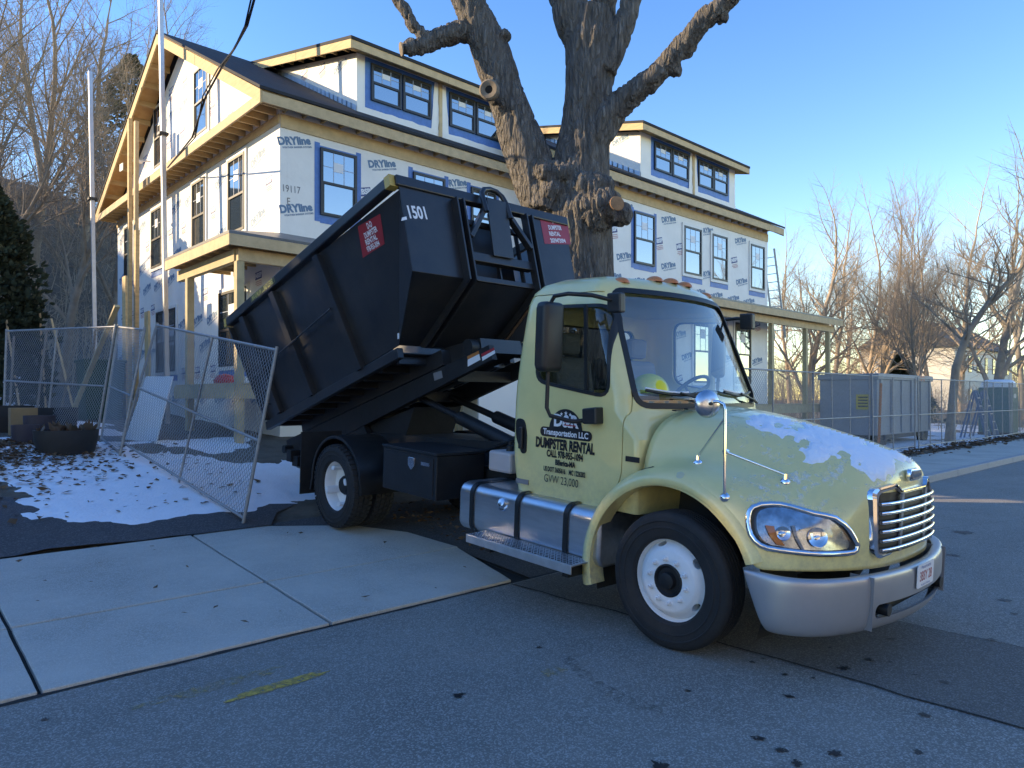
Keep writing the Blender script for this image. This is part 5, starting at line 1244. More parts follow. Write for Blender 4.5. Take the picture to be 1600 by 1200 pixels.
for i in range(8):
    x = 13.2+i*3.62; a_ = gp(x, 7.55, .05); b_ = gp(x+3.55, 7.55+.1*math.sin(i), .05)
    ex = ((.3, .62) if i % 2 else (.45,))
    fl = ('chain-link fence panel hidden behind the truck cab', 'chain-link fence panel in front of the far porch steps', 'chain-link fence panel just short of the grey container', 'chain-link fence panel in front of the corner of the grey container', 'chain-link fence panel in front of the long side of the grey container', 'chain-link fence panel in front of the blue step ladders', 'chain-link fence panel in front of the portable toilet', 'chain-link fence panel past the portable toilet')[i]
    fence_panel(a_, b_, b_+Vector((.02, 0, 2.15)), a_+Vector((-.02, .03, 2.15)), fl, 'fence panels along the far sidewalk', extra=ex, pitch=.09)
# grey site containers behind the fence
M('container_grey', (.27, .29, .31), .6, var=.12, scale=2, bump=.1, bscale=8); M('sign_yellow', (.6, .42, .04), .5, var=0)
def container(x0, x1, y0, y1, z1, label, red):
    z0 = g(x0, y0)+.35; root = empty('site_container', (x0, y0, g(x0, y0)), label=label, cat='container')
    G = MATS['container_grey']
    MB().box((x0, y0, z0), (x1, y1, z1-.2)).build('body', G, root, bevel=.02)
    MB().box((x0-.05, y0-.06, z1-.197), (x1+.05, y1+.06, z1)).build('top_band', G, root, bevel=.02)
    for i in range(6): x = x0+.25+i*(x1-x0-.5)/5; MB().box((x-.06, y0-.05, z0+.05), (x+.06, y0-.002, z1-.2)).build('rib', G, root)
    MB().box((x0+.1, y0+.1, z0-.15), (x1-.1, y1-.1, z0-.002)).build('skid', MATS['frame_black'], root)
    if red: text('10+2', (x1-1.2, y0-.063, z1-.10), (1, 0, 0), (0, 0, 1), .3, MATS['decal_flag_red'], root, sx=.9, bold=.03)
    for x in (x0+.6, x1-.6):
        for y in (y0+.12, y1-.12): MB().lathe([(.14, -.1), (.36, -.1), (.38, 0), (.36, .1), (.14, .1)], (x, y, z0-.05), (0, 1, 0), 24).build('wheel', MATS['rubber'], root, smooth=40)
    return root
c2 = container(24.7, 30.0, 9.0, 10.9, 2.55, 'grey steel site container marked 10+2 in red behind the far fence', True)
MB().box((24.63, 9.2, 1.35), (24.645, 9.65, 1.85)).build('sign_plate', MATS['sign_yellow'], c2)
for i in range(4): MB().box((24.626, 9.27, 1.43+i*.1), (24.629, 9.58, 1.48+i*.1)).build('sign_print', MATS['decal_black'], c2)
MB().beam((24.0, 8.7, .3), (23.9, 8.6, 2.2), .06, .06).build('orange_stake', M('stake_orange', (.5, .14, .03), .6), None, label='orange stake standing by the grey container', cat='stake')
# portable toilet
M('toilet_teal', (.015, .13, .12), .5, var=.12); M('toilet_white', (.7, .73, .75), .4, var=.05)
bx, by = 36.4, 8.3; bz = g(bx, by); pt = empty('portable_toilet', (bx, by, bz), label='teal portable toilet with a white domed roof behind the fence', cat='portable toilet')
MB().box((bx-.6, by-.6, bz+.12), (bx+.6, by+.6, bz+2.05)).build('cabin', MATS['toilet_teal'], pt, bevel=.03)
MB().box((bx-.62, by-.62, bz), (bx+.62, by+.62, bz+.12)).build('base', MATS['frame_black'], pt)
MB().grid([[(bx+.66*math.cos(a)*(1 if abs(math.cos(a)) > .1 else 1)*min(1, 1/max(abs(math.cos(a)), abs(math.sin(a))))*math.cos(e)**.3, by+.66*math.sin(a)*min(1, 1/max(abs(math.cos(a)), abs(math.sin(a))))*math.cos(e)**.3, bz+2.05+.34*math.sin(e)) for a in [2*math.pi*k/24 for k in range(25)]] for e in [R(89*i/6) for i in range(7)]]).build('roof', MATS['toilet_white'], pt, smooth=50)
MB().box((bx-.42, by-.625, bz+.2), (bx+.42, by-.602, bz+1.95)).build('door', MATS['toilet_teal'], pt, bevel=.01)
for i in range(3): MB().box((bx-.36+i*.26, by-.64, bz+.3), (bx-.18+i*.26, by-.627, bz+1.4)).build('door_panel', MATS['toilet_teal'], pt, bevel=.01)
MB().add([(bx-.55+.0, by-.635, bz+1.62)]+[(bx-.1+.22*math.cos(R(a)), by-.635, bz+1.68+.1*math.sin(R(a))) for a in range(0, 360, 15)], [tuple(range(1, 25))]).build('label', MATS['toilet_white'], pt)
MB().box((bx+.604, by-.2, bz+1.4), (bx+.615, by+.15, bz+1.75)).build('notice', MATS['toilet_white'], pt)
# blue step ladder beside it
M('ladder_blue', (.03, .13, .25), .5)
for k, (dx, lb) in enumerate(((-3.0, 'blue fibreglass step ladder beside the portable toilet'), (-4.2, 'blue fibreglass step ladder near the container end'))):
    x = bx+dx; y = by-.2; z = g(x, y); root = empty('step_ladder', (x, y, z), label=lb, cat='ladder', group='blue step ladders')
    for sx in (-.25, .25):
        MB().beam((x+sx, y-.45, z), (x+sx*.6, y, z+1.9), .04, .09, up=(0,1,0)).build('rail', MATS['ladder_blue'], root); MB().beam((x+sx, y+.45, z), (x+sx*.6, y+.05, z+1.85), .04, .06, up=(0,1,0)).build('rear_rail', MATS['ladder_blue'], root)
    for i in range(1, 6): q = i/6; MB().box((x-.25+.016*i, y-.45+.45*q-.04, z+1.9*q), (x+.25-.016*i, y-.45+.45*q+.04, z+1.9*q+.025)).build('step', MATS['aluminium'], root)
# barrel planter, pots and boxes by the drive
M('barrel', (.018, .018, .020), .7, var=.3); M('pot_plum', (.03, .025, .04), .6, var=.2); M('cardboard', (.25, .16, .08), .8)
def planter(px, py, d, r, h, mat, label, nm='planter', taper=.85, plant=False, sq=False):
    c = atD(px, py, d); c.z = gn(c.x, c.y)-.02; root = empty(nm, c, label=label, cat='planter')
    n = 4 if sq else 28
    MB().lathe([(0, 0), (r*taper, 0), (r*.98, h*.6), (r, h), (r*.93, h), (r*.9, h-.05), (0, h-.05)], c, (0, 0, 1), n).build('pot', MATS[mat], root, smooth=None if sq else 40)
    if plant:
        rr = random.Random(int(px)); mb = MB()
        for i in range(70):
            a = rr.uniform(0, 6.28); q = rr.uniform(.1, .9)*r; p = c+Vector((q*math.cos(a), q*math.sin(a), h-.03)); t = Vector((rr.uniform(-.5, .5), rr.uniform(-.5, .5), rr.uniform(.3, 1))).normalized(); l = rr.uniform(.08, .2); s = t.orthogonal().normalized()*l*.3
            mb.add([p, p+t*l*.5+s, p+t*l, p+t*l*.5-s], [(0,1,2,3)])
        mb.build('foliage', M('withered_leaf', (.10, .10, .08), .8, var=.5, col2=(.16, .07, .03)), root, kind='stuff')
    return root
planter(104, 690, 11.0, .44, .36, 'barrel', 'black barrel planter with withered plants on the leaf litter', plant=True)
planter(62, 655, 12.2, .24, .42, 'pot_plum', 'dark plum flower pot left of the barrel planter')
planter(88, 640, 13.4, .36, .5, 'barrel', 'wide black tub standing behind the barrel planter')
planter(40, 690, 11.6, .2, .34, 'pot_plum', 'small dark pot beside the plum flower pot')
planter(20, 668, 13.2, .42, .5, 'barrel', 'black square planter box at the drive edge', sq=True)
c = atD(36, 640, 12.6); MB().box((c.x-.2, c.y-.15, gn(c.x, c.y)), (c.x+.2, c.y+.15, gn(c.x, c.y)+.5)).build('cardboard_box', MATS['cardboard'], None, label='brown cardboard box among the plant pots', cat='box', bevel=.01)
# dark green bin behind the fence
c = atD(157, 640, 16.5); z = gn(c.x, c.y); gb = empty('waste_bin', (c.x, c.y, z), label='dark green waste bin behind the wire fence', cat='bin'); M('bin_green', (.012, .05, .03), .5)
MB().prism([(c.x-.35, c.y-.35, z), (c.x+.35, c.y-.35, z), (c.x+.42, c.y-.4, z+1.3), (c.x-.42, c.y-.4, z+1.3)], (0, .8, 0)).build('body', MATS['bin_green'], gb); MB().box((c.x-.45, c.y-.45, z+1.302), (c.x+.45, c.y+.45, z+1.37)).build('lid', MATS['bin_green'], gb, bevel=.02)
# red tarp bundle and level on the porch deck
c = onX(352, 596, 5.3); MB().lathe([(0, 0), (.2, .0), (.22, .07), (.15, .16), (0, .2)], (c.x, c.y, 2.01), (0, 0, 1), 14).build('red_bag', M('bag_red', (.4, .02, .03), .6), None, label='red bundle lying on the porch deck', cat='bag', smooth=40)
# white refrigerator-like sheet behind the hoist
p0, p1 = onY(748, 660, 12.2), onY(800, 660, 12.2)
MB().box((p0.x, 12.2, gn(p0.x, 12.2)), (p1.x+.5, 12.24, 2.25)).build('insulation_sheet', MATS['white_plastic'], None, label='white insulation sheet propped behind the truck hoist', cat='insulation sheet')
# ---- snow on the ground
def snow_sheet(x0, x1, y0, y1, thr, seed, st=.07, fn=None, amp=.07, cap=.035):
    mb = MB(); nx = int((x1-x0)/st); ny = int((y1-y0)/st); keep = {}
    for i in range(nx+1):
        for j in range(ny+1):
            x = x0+i*st; y = y0+j*st
            e = min(1, min(x-x0, x1-x, y-y0, y1-y)/.8); n = .5+.5*noise.fractal((x*.55+seed, y*.55, seed), .8, 2.1, 5)+.16*noise.noise((x*4, y*4, seed))+.08*noise.noise((x*11, y*11, seed))
            k = (fn(x, y) if fn else 0)
            h = (n-thr+k)*amp-(1-e)*.05
            keep[i, j] = (x, y, g(x, y)+.013+min(cap, h), h)
    idx = {}
    for i in range(nx):
        for j in range(ny):
            q = [(i, j), (i+1, j), (i+1, j+1), (i, j+1)]
            if max(keep[k][3] for k in q) < -.012: continue
            f = []
            for k in q:
                if k not in idx: idx[k] = len(mb.v); mb.v.append(keep[k][:3])
                f.append(idx[k])
            mb.f.append(tuple(f))
    return mb.build('snow', MATS['snow'], None, kind='stuff', smooth=80)
def yard(x, y):
    a = -.30+.42*sstep(8.1, 9.2, y)*sstep(.6, 1.6, x)*(1-sstep(3.8, 5.2, x)*.4)
    a -= .35*sstep(12.5, 10.8, y)*sstep(2.2, 1.2, x)
    a -= .25*sstep(9.0, 8.0, y)
    return a+.1
snow_sheet(.4, 6.0, 7.9, 14.0, .57, 2.7, st=.055, fn=yard, cap=.02)
snow_sheet(14, 46, 7.0, 14.0, .50, 9.1, st=.2)
snow_sheet(-6, 4.4, 14.0, 34, .56, 5.1, st=.22)
# ---- leaf litter and twigs
rl_ = random.Random(11)
M('leaf_brown', (.085, .042, .022), .85, var=.5, scale=3, col2=(.17, .10, .05))
def litter(n, fn, name, size=.05):
    mb = MB()
    for i in range(n):
        x, y = fn(); z = g(x, y)+.02+rl_.uniform(0, .03); a = rl_.uniform(0, 6.28); l = size*rl_.uniform(.5, 1.4); tx, ty = math.cos(a)*l, math.sin(a)*l; t1, t2 = rl_.uniform(-.5, .5)*l, rl_.uniform(-.3, .5)*l
        mb.add([(x-tx, y-ty, z), (x+ty*.55, y-tx*.55, z+t1), (x+tx, y+ty, z+t2), (x-ty*.55, y+tx*.55, z+abs(t1))], [(0,1,2,3)])
    mb.build(name, MATS['leaf_brown'], None, kind='stuff')
litter(3000, lambda: (rl_.gauss(1.6, .6), rl_.gauss(12.9, .9)), 'leaf_litter', .04)
litter(300, lambda: (rl_.uniform(.3, 4.2), rl_.uniform(9.0, 13.5)), 'leaf_litter')
litter(700, lambda: (rl_.uniform(4.9, 7.2), rl_.uniform(5.6, 8.2)), 'leaf_litter', .035)
litter(1500, lambda: (rl_.uniform(20, 42), rl_.gauss(7.2, .35)), 'leaf_litter', .07)
litter(25, lambda: (rl_.uniform(0, 4.5), rl_.uniform(5, 8)), 'leaf_litter', .03)
# stakes and laths stuck in the brush behind the fence
for i, (px, py, d, h, tilt) in enumerate(((14,600,17,1.9,.05),(32,605,18,2.3,-.12),(55,600,16,2.0,.1),(72,598,19,2.6,-.05),(92,602,17.5,2.2,.18),(118,600,18,2.4,-.2),(135,602,16.5,2.1,.08))):
    c = atD(px, py, d); z = gn(c.x, c.y); MB().beam((c.x, c.y, z-.1), (c.x+tilt*h, c.y-tilt*h*.5, z+h), .045, .03, up=(0,1,0)).build('garden_stake', MATS['lumber_pale'] if i % 2 else MATS['twig_stake'] if 'twig_stake' in MATS else M('twig_stake', (.2, .17, .14), .9), None, label='weathered wooden stake standing in the brush behind the planters', cat='stake', group='stakes behind the planters')
# ================================================================== the big street tree
M('bark', (.11, .098, .088), .9, var=.5, scale=9, stretch=(1, 1, .22), col2=(.25, .225, .2), bump=.0)
bk = MATS['bark']; n = bk.node_tree.nodes; L = bk.node_tree.links
tc = n['Texture Coordinate']; mp = n.new('ShaderNodeMapping'); mp.inputs['Scale'].default_value = (22, 22, 4.5); L.new(tc.outputs['Object'], mp.inputs[0])
nz = n.new('ShaderNodeTexNoise'); nz.inputs['Scale'].default_value = 1; nz.inputs['Detail'].default_value = 7; nz.inputs['Roughness'].default_value = .6; nz.inputs['Distortion'].default_value = .6; L.new(mp.outputs[0], nz.inputs[0])
vo = n.new('ShaderNodeTexVoronoi'); vo.feature = 'DISTANCE_TO_EDGE'; vo.inputs['Scale'].default_value = 1; mv = n.new('ShaderNodeMapping'); mv.inputs['Scale'].default_value = (17, 17, 3.2); ad = n.new('ShaderNodeVectorMath'); ad.operation = 'ADD'
ws_ = n.new('ShaderNodeVectorMath'); ws_.operation = 'SCALE'; ws_.inputs['Scale'].default_value = .8; L.new(nz.outputs['Color'], ws_.inputs[0]); L.new(tc.outputs['Object'], mv.inputs[0]); L.new(mv.outputs[0], ad.inputs[0]); L.new(ws_.outputs[0], ad.inputs[1]); L.new(ad.outputs[0], vo.inputs['Vector'])
vr = n.new('ShaderNodeMapRange'); vr.inputs[1].default_value = 0; vr.inputs[2].default_value = .22; L.new(vo.outputs['Distance'], vr.inputs[0]); mh = n.new('ShaderNodeMath'); mh.operation = 'MULTIPLY_ADD'; mh.inputs[1].default_value = .6; L.new(vr.outputs[0], mh.inputs[0]); L.new(nz.outputs[0], mh.inputs[2])
bmp_ = n.new('ShaderNodeBump'); bmp_.inputs['Strength'].default_value = 1; bmp_.inputs['Distance'].default_value = .08; L.new(mh.outputs[0], bmp_.inputs['Height']); L.new(bmp_.outputs[0], n['Principled BSDF'].inputs['Normal'])
M('cut_wood', (.30, .16, .08), .85, var=.25, scale=12); M('cut_old', (.20, .16, .12), .9, var=.3, scale=12); M('hollow', (.012, .010, .008), .95, var=0)
D0 = 11.5
def limb(path, dd=0):
    pts = []; rad = []
    for i, (px, py, wd, *dz) in enumerate(path):
        d = D0+(dz[0] if dz else 0); pts.append(atD(px, py, d)); rad.append(wd*.88/2/F*d)
    P2 = []; R2 = []
    for i in range(len(pts)-1):
        for k in range(5):
            t = k/5; a = pts[max(i-1, 0)]; b = pts[i]; c = pts[i+1]; e = pts[min(i+2, len(pts)-1)]
            P2.append(.5*((2*b)+(c-a)*t+(2*a-5*b+4*c-e)*t*t+(3*b-a-3*c+e)*t**3)); R2.append(rad[i]+(rad[i+1]-rad[i])*t)
    return P2+[pts[-1]], R2+[rad[-1]]
tree_base = atD(905, 640, D0); tree_base.z = g(tree_base.x, tree_base.y)
bt = empty('street_tree', tree_base, label='huge bare tree with furrowed bark rising between the container and houses', cat='tree')
mb = MB()
paths = [
 [(905,800,190),(905,700,150),(905,600,132),(906,500,122),(905,420,118),(900,340,124),(905,280,104),(914,200,84),(920,130,84),(925,70,92),(922,20,78)],
 [(880,380,70),(850,310,82),(822,240,80),(795,165,66),(768,85,64),(738,15,58),(712,-45,52),(690,-110,46)],
 [(925,90,60),(900,40,66),(884,-10,60),(865,-80,52)], [(930,70,44,.3),(942,10,46,.3),(950,-80,40,.3)], [(945,110,40,-.2),(975,40,38,-.2),(990,-15,36,-.2),(1005,-80,32,-.2)],
 [(925,215,70,-.1),(960,172,52,-.2),(995,142,42,-.35),(1030,112,38,-.5),(1065,72,37,-.65),(1100,32,35,-.8),(1150,-12,31,-1),(1210,-70,26,-1.2)],
 [(745,48,38,0),(712,52,38,-.1),(680,62,34,-.2),(655,73,32,-.3),(628,76,24,-.35)], [(668,60,26,-.25),(648,42,22,-.3),(632,15,20,-.3),(612,-20,16,-.3)],
 [(905,330,70,-.3),(935,325,66,-.45),(958,320,62,-.5)], [(900,290,60,-.3),(935,300,62,-.35)], [(930,350,60,-.3),(950,300,50,-.3)],
 [(800,180,44,-.1),(775,148,34,-.25),(762,140,30,-.35)], [(850,330,60,-.2),(862,290,60,-.2),(868,255,40,-.2)]]
for p in paths:
    P2, R2 = limb(p); mb.tube(P2, R2, 20)
rt = random.Random(5)
for px, py, r_, dd in ((1072,75,.16,-.6),(1055,108,.13,-.5),(1048,92,.14,-.5),(1018,138,.10,-.4),(1128,28,.10,-.85),(790,55,.09,-.15),(640,72,.13,-.3),(930,345,.22,-.45),(945,290,.16,-.4),(970,335,.20,-.4),(862,300,.2,-.35),(880,270,.15,-.4),(850,270,.14,-.4)):
    c = atD(px, py, D0+dd); mb.lathe([(0,-r_),(r_*.7,-r_*.7),(r_,0),(r_*.7,r_*.7),(0,r_)], c, (0,0,1), 12)
ob = temp(mb); rm = ob.modifiers.new('r', 'REMESH'); rm.mode = 'VOXEL'; rm.voxel_size = .024; rm.use_smooth_shade = True
sm = ob.modifiers.new('s', 'SMOOTH'); sm.factor = .5; sm.iterations = 3
me = boolean(ob, []); kill(ob)
nrm_ = [v.normal.copy() for v in me.vertices]
for v, n_ in zip(me.vertices, nrm_):
    c = v.co.copy()
    f = noise.fractal((c.x*7+.4*noise.noise(c*2), c.y*7, c.z*1.1), .9, 2, 3); f2 = noise.noise((c.x*1.6, c.y*1.6, c.z*1.2))
    v.co = c+n_*(.042*(min(abs(f)*2.2, .9)-.5)+.022*f2)
me.name = 'trunk'; place(me, 'trunk', bk, bt, smooth=180)
c = atD(964, 318, D0-.86); MB().lathe([(0, 0), (.115, 0), (.11, .015), (.07, .022), (0, .024)], c, (-.45, -.75, .1), 22).build('sawn_stub', MATS['cut_wood'], bt)
c = atD(764, 140, D0-.66); ax = Vector((-.75, -.5, -.1)); MB().lathe([(.05, -.03), (.06, .01), (.13, .03), (.155, .01), (.15, -.08)], c, ax, 22, closed=False).build('sawn_stub', MATS['cut_old'], bt, smooth=50); MB().lathe([(0, .005), (.062, .006)], c, ax, 14, closed=False).build('hollow', MATS['hollow'], bt)
c = atD(628, 77, D0-.42); MB().lathe([(0, 0), (.11, 0), (.10, .02), (0, .03)], c, (-.7, .3, -.2), 16).build('sawn_stub', MATS['cut_old'], bt)
# ================================================================== bare trees: branching skeletons, one mesh for trunk, one for the crown
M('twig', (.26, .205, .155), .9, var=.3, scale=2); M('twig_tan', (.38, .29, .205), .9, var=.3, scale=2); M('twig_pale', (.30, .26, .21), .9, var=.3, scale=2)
def bare_tree_meshes(seed, Ht, r0, lean=(0, 0), forks=3, spread=.55, levels=5, gap=.3, upright=.25):
    rd = random.Random(seed); tr = MB(); cr = MB()
    def rv(a): return Vector((rd.uniform(-1, 1), rd.uniform(-1, 1), rd.uniform(-.6, .6)))*a
    def grow(p, d, L_, r, lv):
        n = 5 if lv < 2 else (4 if lv == 2 else 3); pts = [p]; rad = [r]; q = p.copy(); dd = d.copy(); end = r*(.45 if lv else .5)
        for i in range(n):
            dd = (dd+rv(.16 if lv else .07)+Vector((0, 0, upright*.35 if lv else .04))).normalized(); q = q+dd*(L_/n); pts.append(q.copy()); rad.append(r+(end-r)*(i+1)/n)
        (tr if lv == 0 else cr).tube(pts, rad, 9 if lv == 0 else (6 if lv == 1 else (4 if lv == 2 else 3)), cap=False)
        if lv >= levels: return
        k = {0: 9, 1: 7, 2: 6, 3: 5, 4: 4}[lv] if lv else 7+forks
        for i in range(k):
            t = (gap if lv == 0 else .22)+(1-(gap if lv == 0 else .22))*(i+rd.uniform(.1, .9))/k; j = min(int(t*n), n-1); f = t*n-j; b = pts[j].lerp(pts[j+1], f); br = (rad[j]+(rad[j+1]-rad[j])*f)
            ax = (pts[j+1]-pts[j]).normalized(); an = rd.uniform(0, 6.28); o = ax.orthogonal().normalized(); o = o*math.cos(an)+ax.cross(o)*math.sin(an); sp = spread*rd.uniform(.65, 1.35)
            nd = (ax*math.cos(sp)+o*math.sin(sp)).normalized()
            grow(b, nd, L_*(rd.uniform(.42, .62) if lv else rd.uniform(.35, .6)*(1.15-.5*t)), max(.006, br*rd.uniform(.42, .62)), lv+1)
        grow(pts[-1], dd, L_*.55, rad[-1], lv+1)
    grow(Vector((0, 0, -.3)), Vector((lean[0], lean[1], 1)).normalized(), Ht*.62, r0, 0)
    return tr.mesh('trunk'), cr.mesh('crown')
BT = [bare_tree_meshes(1, 15, .24, levels=4, spread=.7, upright=.1), bare_tree_meshes(2, 16, .22, (.1, .05), levels=4, spread=.62, upright=.12), bare_tree_meshes(3, 13, .17, (-.12, .06), levels=4, spread=.6), bare_tree_meshes(9, 14, .28, levels=4, spread=.85, gap=.2, upright=.12), bare_tree_meshes(12, 11, .12, (.16, -.1), levels=4, spread=.5)]
for t_, c_ in BT:
    for m_ in (t_, c_): m_.polygons.foreach_set('use_smooth', [True]*len(m_.polygons))
def bare(kind, x, y, s, rot, label, group, mat='twig', z=None, lean=0):
    z = g(x, y) if z is None else z; root = empty('bare_tree', (x, y, z), (lean, 0, rot), label=label, cat='tree', group=group); root.scale = (s, s, s)
    for m_, nm in zip(BT[kind], ('trunk', 'crown')):
        if not m_.materials: m_.materials.append(None)
        o = bpy.data.objects.new(nm, m_); COL.objects.link(o); o.parent = root; o.material_slots[0].link = 'OBJECT'; o.material_slots[0].material = MATS[mat]
    return root
LL = 'bare winter trees on the slope behind the wrapped house'; rb = random.Random(21)
for px, d, k, s, lb in ((12,25,0,.95,'bare tree right behind the dark evergreen'), (52,33,1,1.0,'slim bare tree between the dark evergreen and the thin scaffold pole'), (92,24,2,1.05,'bare tree with low forks in front of the slope beside the thin scaffold pole'),
  (128,36,0,1.05,'bare tree on the slope behind the thin scaffold pole'), (178,32,3,.8,'wide-crowned bare tree between the scaffold pole and the gable edge'), (225,46,1,1.05,'tall bare tree behind the peak of the gable'), (-40,30,3,1.0,'broad bare tree left of the dark evergreen'),
  (300,56,0,1.0,'far bare tree whose twigs rise over the black roof'), (392,64,1,.95,'far bare tree behind the roof beside the dormer'), (70,46,1,1.1,'bare tree high on the snowy slope')):
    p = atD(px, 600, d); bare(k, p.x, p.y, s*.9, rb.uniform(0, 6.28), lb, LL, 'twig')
RL = 'bare sunlit trees beyond the containers'
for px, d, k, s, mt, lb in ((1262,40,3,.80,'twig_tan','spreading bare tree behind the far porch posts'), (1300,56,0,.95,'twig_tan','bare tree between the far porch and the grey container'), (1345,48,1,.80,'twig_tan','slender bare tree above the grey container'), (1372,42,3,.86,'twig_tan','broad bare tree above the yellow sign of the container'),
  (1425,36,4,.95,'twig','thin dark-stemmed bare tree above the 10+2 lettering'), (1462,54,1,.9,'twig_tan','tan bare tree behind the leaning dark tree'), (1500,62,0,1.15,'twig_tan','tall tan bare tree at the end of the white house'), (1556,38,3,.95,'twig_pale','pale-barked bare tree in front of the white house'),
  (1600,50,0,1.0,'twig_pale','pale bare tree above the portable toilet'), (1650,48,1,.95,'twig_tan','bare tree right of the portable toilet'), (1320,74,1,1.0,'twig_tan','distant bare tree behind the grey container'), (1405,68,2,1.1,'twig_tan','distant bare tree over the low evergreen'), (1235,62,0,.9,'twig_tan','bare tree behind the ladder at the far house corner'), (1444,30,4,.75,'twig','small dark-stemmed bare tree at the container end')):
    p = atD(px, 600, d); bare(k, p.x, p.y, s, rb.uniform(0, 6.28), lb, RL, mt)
# leaning dark tree by the toilet
tm = MB(); pts = [atD(1482, 640, 26), atD(1493, 575, 26), atD(1512, 520, 26), atD(1545, 472, 26), atD(1585, 430, 26), atD(1640, 370, 26)]; pts[0].z = g(pts[0].x, pts[0].y)-.2
lt_ = empty('leaning_tree', pts[0], label='dark bare tree leaning towards the portable toilet', cat='tree')
sp = []; 
for i in range(len(pts)-1):
    for k in range(4): sp.append(pts[i].lerp(pts[i+1], k/4))
MB().tube(sp+[pts[-1]], [.16-.11*i/len(sp) for i in range(len(sp)+1)], 9).build('trunk', MATS['twig'], lt_, smooth=60)
cm = MB(); rr = random.Random(3)
for i in range(26):
    b = sp[rr.randint(7, len(sp)-1)]; d = Vector((rr.uniform(-1, 1), rr.uniform(-1, 1), rr.uniform(.2, 1))).normalized(); q = [b]
    for k in range(5): d = (d+Vector((rr.uniform(-.3, .3), rr.uniform(-.3, .3), rr.uniform(-.1, .3)))).normalized(); q.append(q[-1]+d*.45)
    cm.tube(q, [.05, .04, .03, .022, .015, .008], 4, cap=False)
    for k in range(1, 6):
        for s_ in range(3):
            d2 = (d+Vector((rr.uniform(-1, 1), rr.uniform(-1, 1), rr.uniform(-.3, 1)))).normalized(); cm.tube([q[k], q[k]+d2*.35, q[k]+d2*.6+Vector((0, 0, .1))], [.014, .009, .005], 3, cap=False)
cm.build('crown', MATS['twig'], lt_)
# brush along the slope and the far lot: countless thin stems
def brush(n, fn, name, h0, h1, mat):
    mb = MB(); rr = random.Random(n)
    for i in range(n):
        x, y = fn(rr); z = g(x, y)-.1; p = Vector((x, y, z)); d = Vector((rr.uniform(-.35, .35), rr.uniform(-.35, .35), 1)).normalized(); h = rr.uniform(h0, h1); q = [p, p+d*h*.5+Vector((rr.uniform(-.1, .1), rr.uniform(-.1, .1), 0)), p+d*h]
        mb.tube(q, [.022, .014, .005], 3, cap=False)
        for k in range(5):
            t = rr.uniform(.3, .95); b = p+d*h*t; e = Vector((rr.uniform(-1, 1), rr.uniform(-1, 1), rr.uniform(.2, 1))).normalized()*h*.28; mb.tube([b, b+e], [.010, .004], 3, cap=False)
    mb.build(name, MATS[mat], None, kind='stuff')
def slope_pt(r):
    p = atD(r.uniform(-80, 210), 600, r.uniform(24, 60)); return p.x, p.y
def far_pt(r):
    p = atD(r.uniform(1215, 1700), 600, r.uniform(34, 75)); return p.x, p.y
def line_pt(r):
    p = atD(r.uniform(1150, 1720), 600, r.uniform(80, 150)); return p.x, p.y
brush(2600, line_pt, 'far_woods', 4.0, 9.5, 'twig_tan')
brush(700, slope_pt, 'brush', .6, 2.6, 'twig_tan'); brush(900, far_pt, 'brush', .8, 2.6, 'twig_tan')
# ================================================================== evergreens
M('needle', (.022, .034, .020), .8, var=.5, scale=2, col2=(.045, .06, .03)); M('needle_pine', (.06, .075, .04), .8, var=.4, scale=2)
def conifer_mesh(seed, Ht, rad, n, droop=.25, base=.08, columnar=False):
    rd = random.Random(seed); mb = MB()
    for i in range(n):
        t = rd.random()**.8; z = Ht*(base+(1-base)*t); rr = rad*((1-t)**.75 if not columnar else (1-t**3)*.9+.1)*(1+.6*noise.noise((t*7, seed, 2*math.sin(i)))); a = rd.uniform(0, 6.28); q = rr*rd.uniform(.35, 1.0)**.6
        c = Vector((q*math.cos(a), q*math.sin(a), z-droop*q)); out = Vector((math.cos(a), math.sin(a), rd.uniform(-.5, .3)+(.8 if columnar else 0))).normalized()
        for k in range(6):
            d = (out+Vector((rd.uniform(-.7, .7), rd.uniform(-.7, .7), rd.uniform(-.5, .5)))).normalized(); l = rd.uniform(.12, .30)*(rad/1.8)**.5; s = d.orthogonal().normalized(); s = (s*math.cos(k)+d.cross(s)*math.sin(k))*l*.22
            mb.add([c, c+d*l*.6+s, c+d*l, c+d*l*.6-s], [(0,1,2,3)])
    return mb.mesh('crown')
def conifer(me, Ht, x, y, s, label, group=None, mat='needle', z=None):
    z = g(x, y) if z is None else z; root = empty('conifer', (x, y, z), (0, 0, rb.uniform(0, 6)), label=label, cat='tree', group=group); root.scale = (s, s, s)
    if not me.materials: me.materials.append(MATS[mat])
    o = bpy.data.objects.new('crown', me); COL.objects.link(o); o.parent = root
    tk_ = MB().tube([(0, 0, -.3), (0, 0, Ht*.5), (0, 0, Ht*.93)], [Ht*.018, Ht*.012, .01], 8).mesh('trunk'); tk_.materials.append(MATS['twig']); o2 = bpy.data.objects.new('trunk', tk_); COL.objects.link(o2); o2.parent = root
    return root
ca = conifer_mesh(3, 6.2, 1.35, 5000, .1, .02, True); p = atD(-22, 600, 18.5); conifer(ca, 6.2, p.x, p.y, .95, 'dense dark evergreen tree at the edge of the drive')
cp = conifer_mesh(6, 13, 3.4, 1500, -.1, .3); p = atD(205, 600, 40)
conifer(cp, 13, p.x, p.y, .95, 'tall grey-green pine rising behind the gable', mat='needle_pine')
cs_ = conifer_mesh(8, 3.2, 1.6, 2500, .1, .05); p = atD(1408, 600, 44); conifer(cs_, 3.2, p.x, p.y, 1.25, 'low spreading evergreen beyond the grey containers', mat='needle_pine')
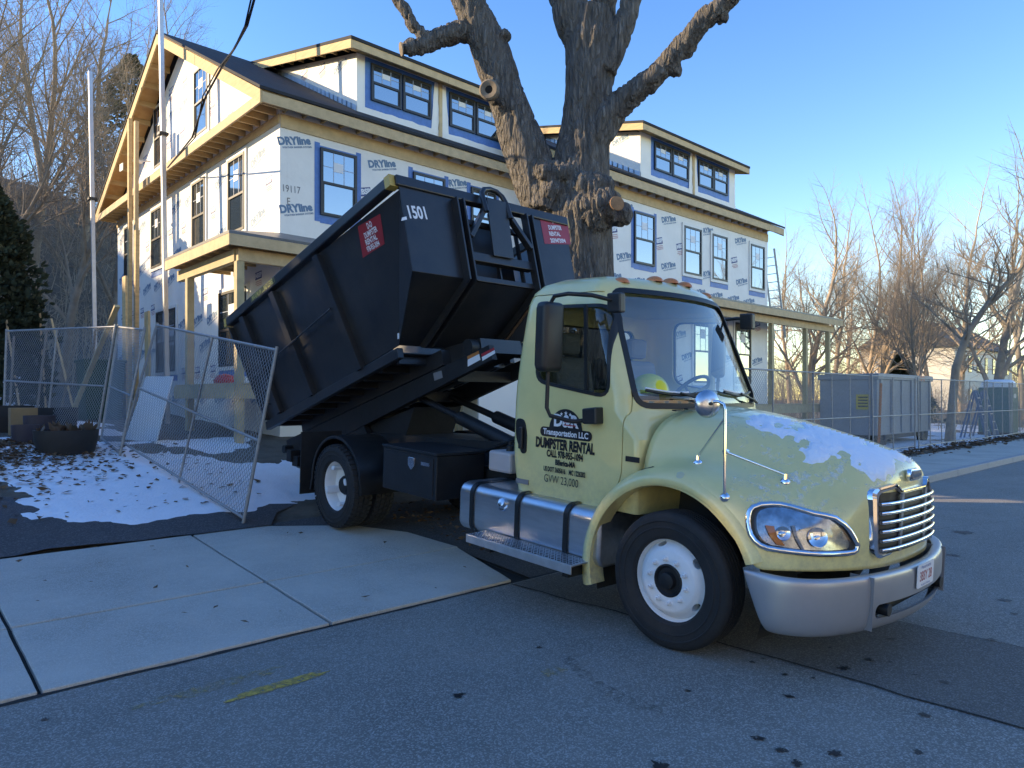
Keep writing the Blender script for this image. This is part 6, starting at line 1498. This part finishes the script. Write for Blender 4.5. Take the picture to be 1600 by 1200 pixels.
# stand of dense evergreens added out of view to the left: they shade the drive and the truck
cd_ = conifer_mesh(14, 14, 3.4, 9000, .25, .03); SG = 'unseen evergreens added to shade the drive and truck'
for i, pp in enumerate((-4, -.6, 2.6, 5.8, 8.9)):
    t_ = 27+3*(i % 2); x, y = .714*pp-.70*t_, .70*pp+.714*t_
    conifer(cd_, 14, x, y, 1.0-.05*(i % 3), 'tall dense spruce added out of view to shade the truck', SG)
# ================================================================== white house far off
fx0 = atD(1492, 600, 70); hx0, hy0 = fx0.x, fx0.y; fh = empty('white_house', (hx0, hy0, 0), label='distant white house with a grey roof beyond the bare trees', cat='house')
M('siding_white', (.62, .60, .55), .7, var=.06); M('roof_grey', (.12, .11, .105), .9, var=.2)
MB().box((hx0, hy0, -.5), (hx0+22, hy0+9, 7.0)).build('wall', MATS['siding_white'], fh)
MB().prism([(hx0-.4, hy0-.5, 6.9), (hx0-.4, hy0+9.5, 6.9), (hx0-.4, hy0+4.5, 10.2)], (22.8, 0, 0)).build('roof', MATS['roof_grey'], fh)
for i in range(7):
    for z in (1.0, 4.4):
        x = hx0+1.4+i*3.0; wn = MB().box((x, hy0-.06, z), (x+1.0, hy0-.002, z+1.7)).build('window', MATS['window_frame'], fh)
        MB().box((x+.06, hy0-.075, z+.06), (x+.94, hy0-.063, z+.8)).build('pane', MATS['pane'], wn); MB().box((x+.06, hy0-.075, z+.88), (x+.94, hy0-.063, z+1.64)).build('pane', MATS['pane'], wn)
for i in range(12): MB().box((hx0, hy0-.03, .4+i*.52), (hx0+22, hy0-.004, .4+i*.52+.03)).build('siding_line', MATS['siding_white'], fh)
# ================================================================== sunlit houses across the street (added unseen behind the viewer to bounce light into the shade)
def added_street_house(x0, wd, col, label):
    y1 = -15.0; root = empty('added_street_house', (x0, y1, 0), label=label, cat='house', group='unseen houses added to bounce light'); m = M('siding_'+label.split()[0], col, .7, var=.05)
    MB().box((x0, y1-9, -.3), (x0+wd, y1, 6.4)).build('wall', m, root)
    MB().prism([(x0-.4, y1+.5, 6.3), (x0-.4, y1-9.5, 6.3), (x0-.4, y1-4.5, 9.6)], (wd+.8, 0, 0)).build('roof', MATS['roof_grey'], root)
    for i in range(12): MB().box((x0, y1+.004, .3+i*.5), (x0+wd, y1+.02, .33+i*.5)).build('siding_line', m, root)
    for i in range(int(wd/3)):
        for z in (1.0, 4.0):
            x = x0+1+i*3; wn = MB().box((x, y1+.022, z), (x+1, y1+.07, z+1.6)).build('window', MATS['white_trim'], root); MB().box((x+.08, y1+.072, z+.08), (x+.92, y1+.08, z+1.52)).build('pane', MATS['pane'], wn)
added_street_house(-26, 13, (.62, .56, .44), 'cream clapboard house added across the street to bounce light'); added_street_house(-9, 12, (.66, .64, .6), 'white clapboard house added across the street to bounce light'); added_street_house(8, 13, (.5, .42, .32), 'tan clapboard house added across the street to bounce light')
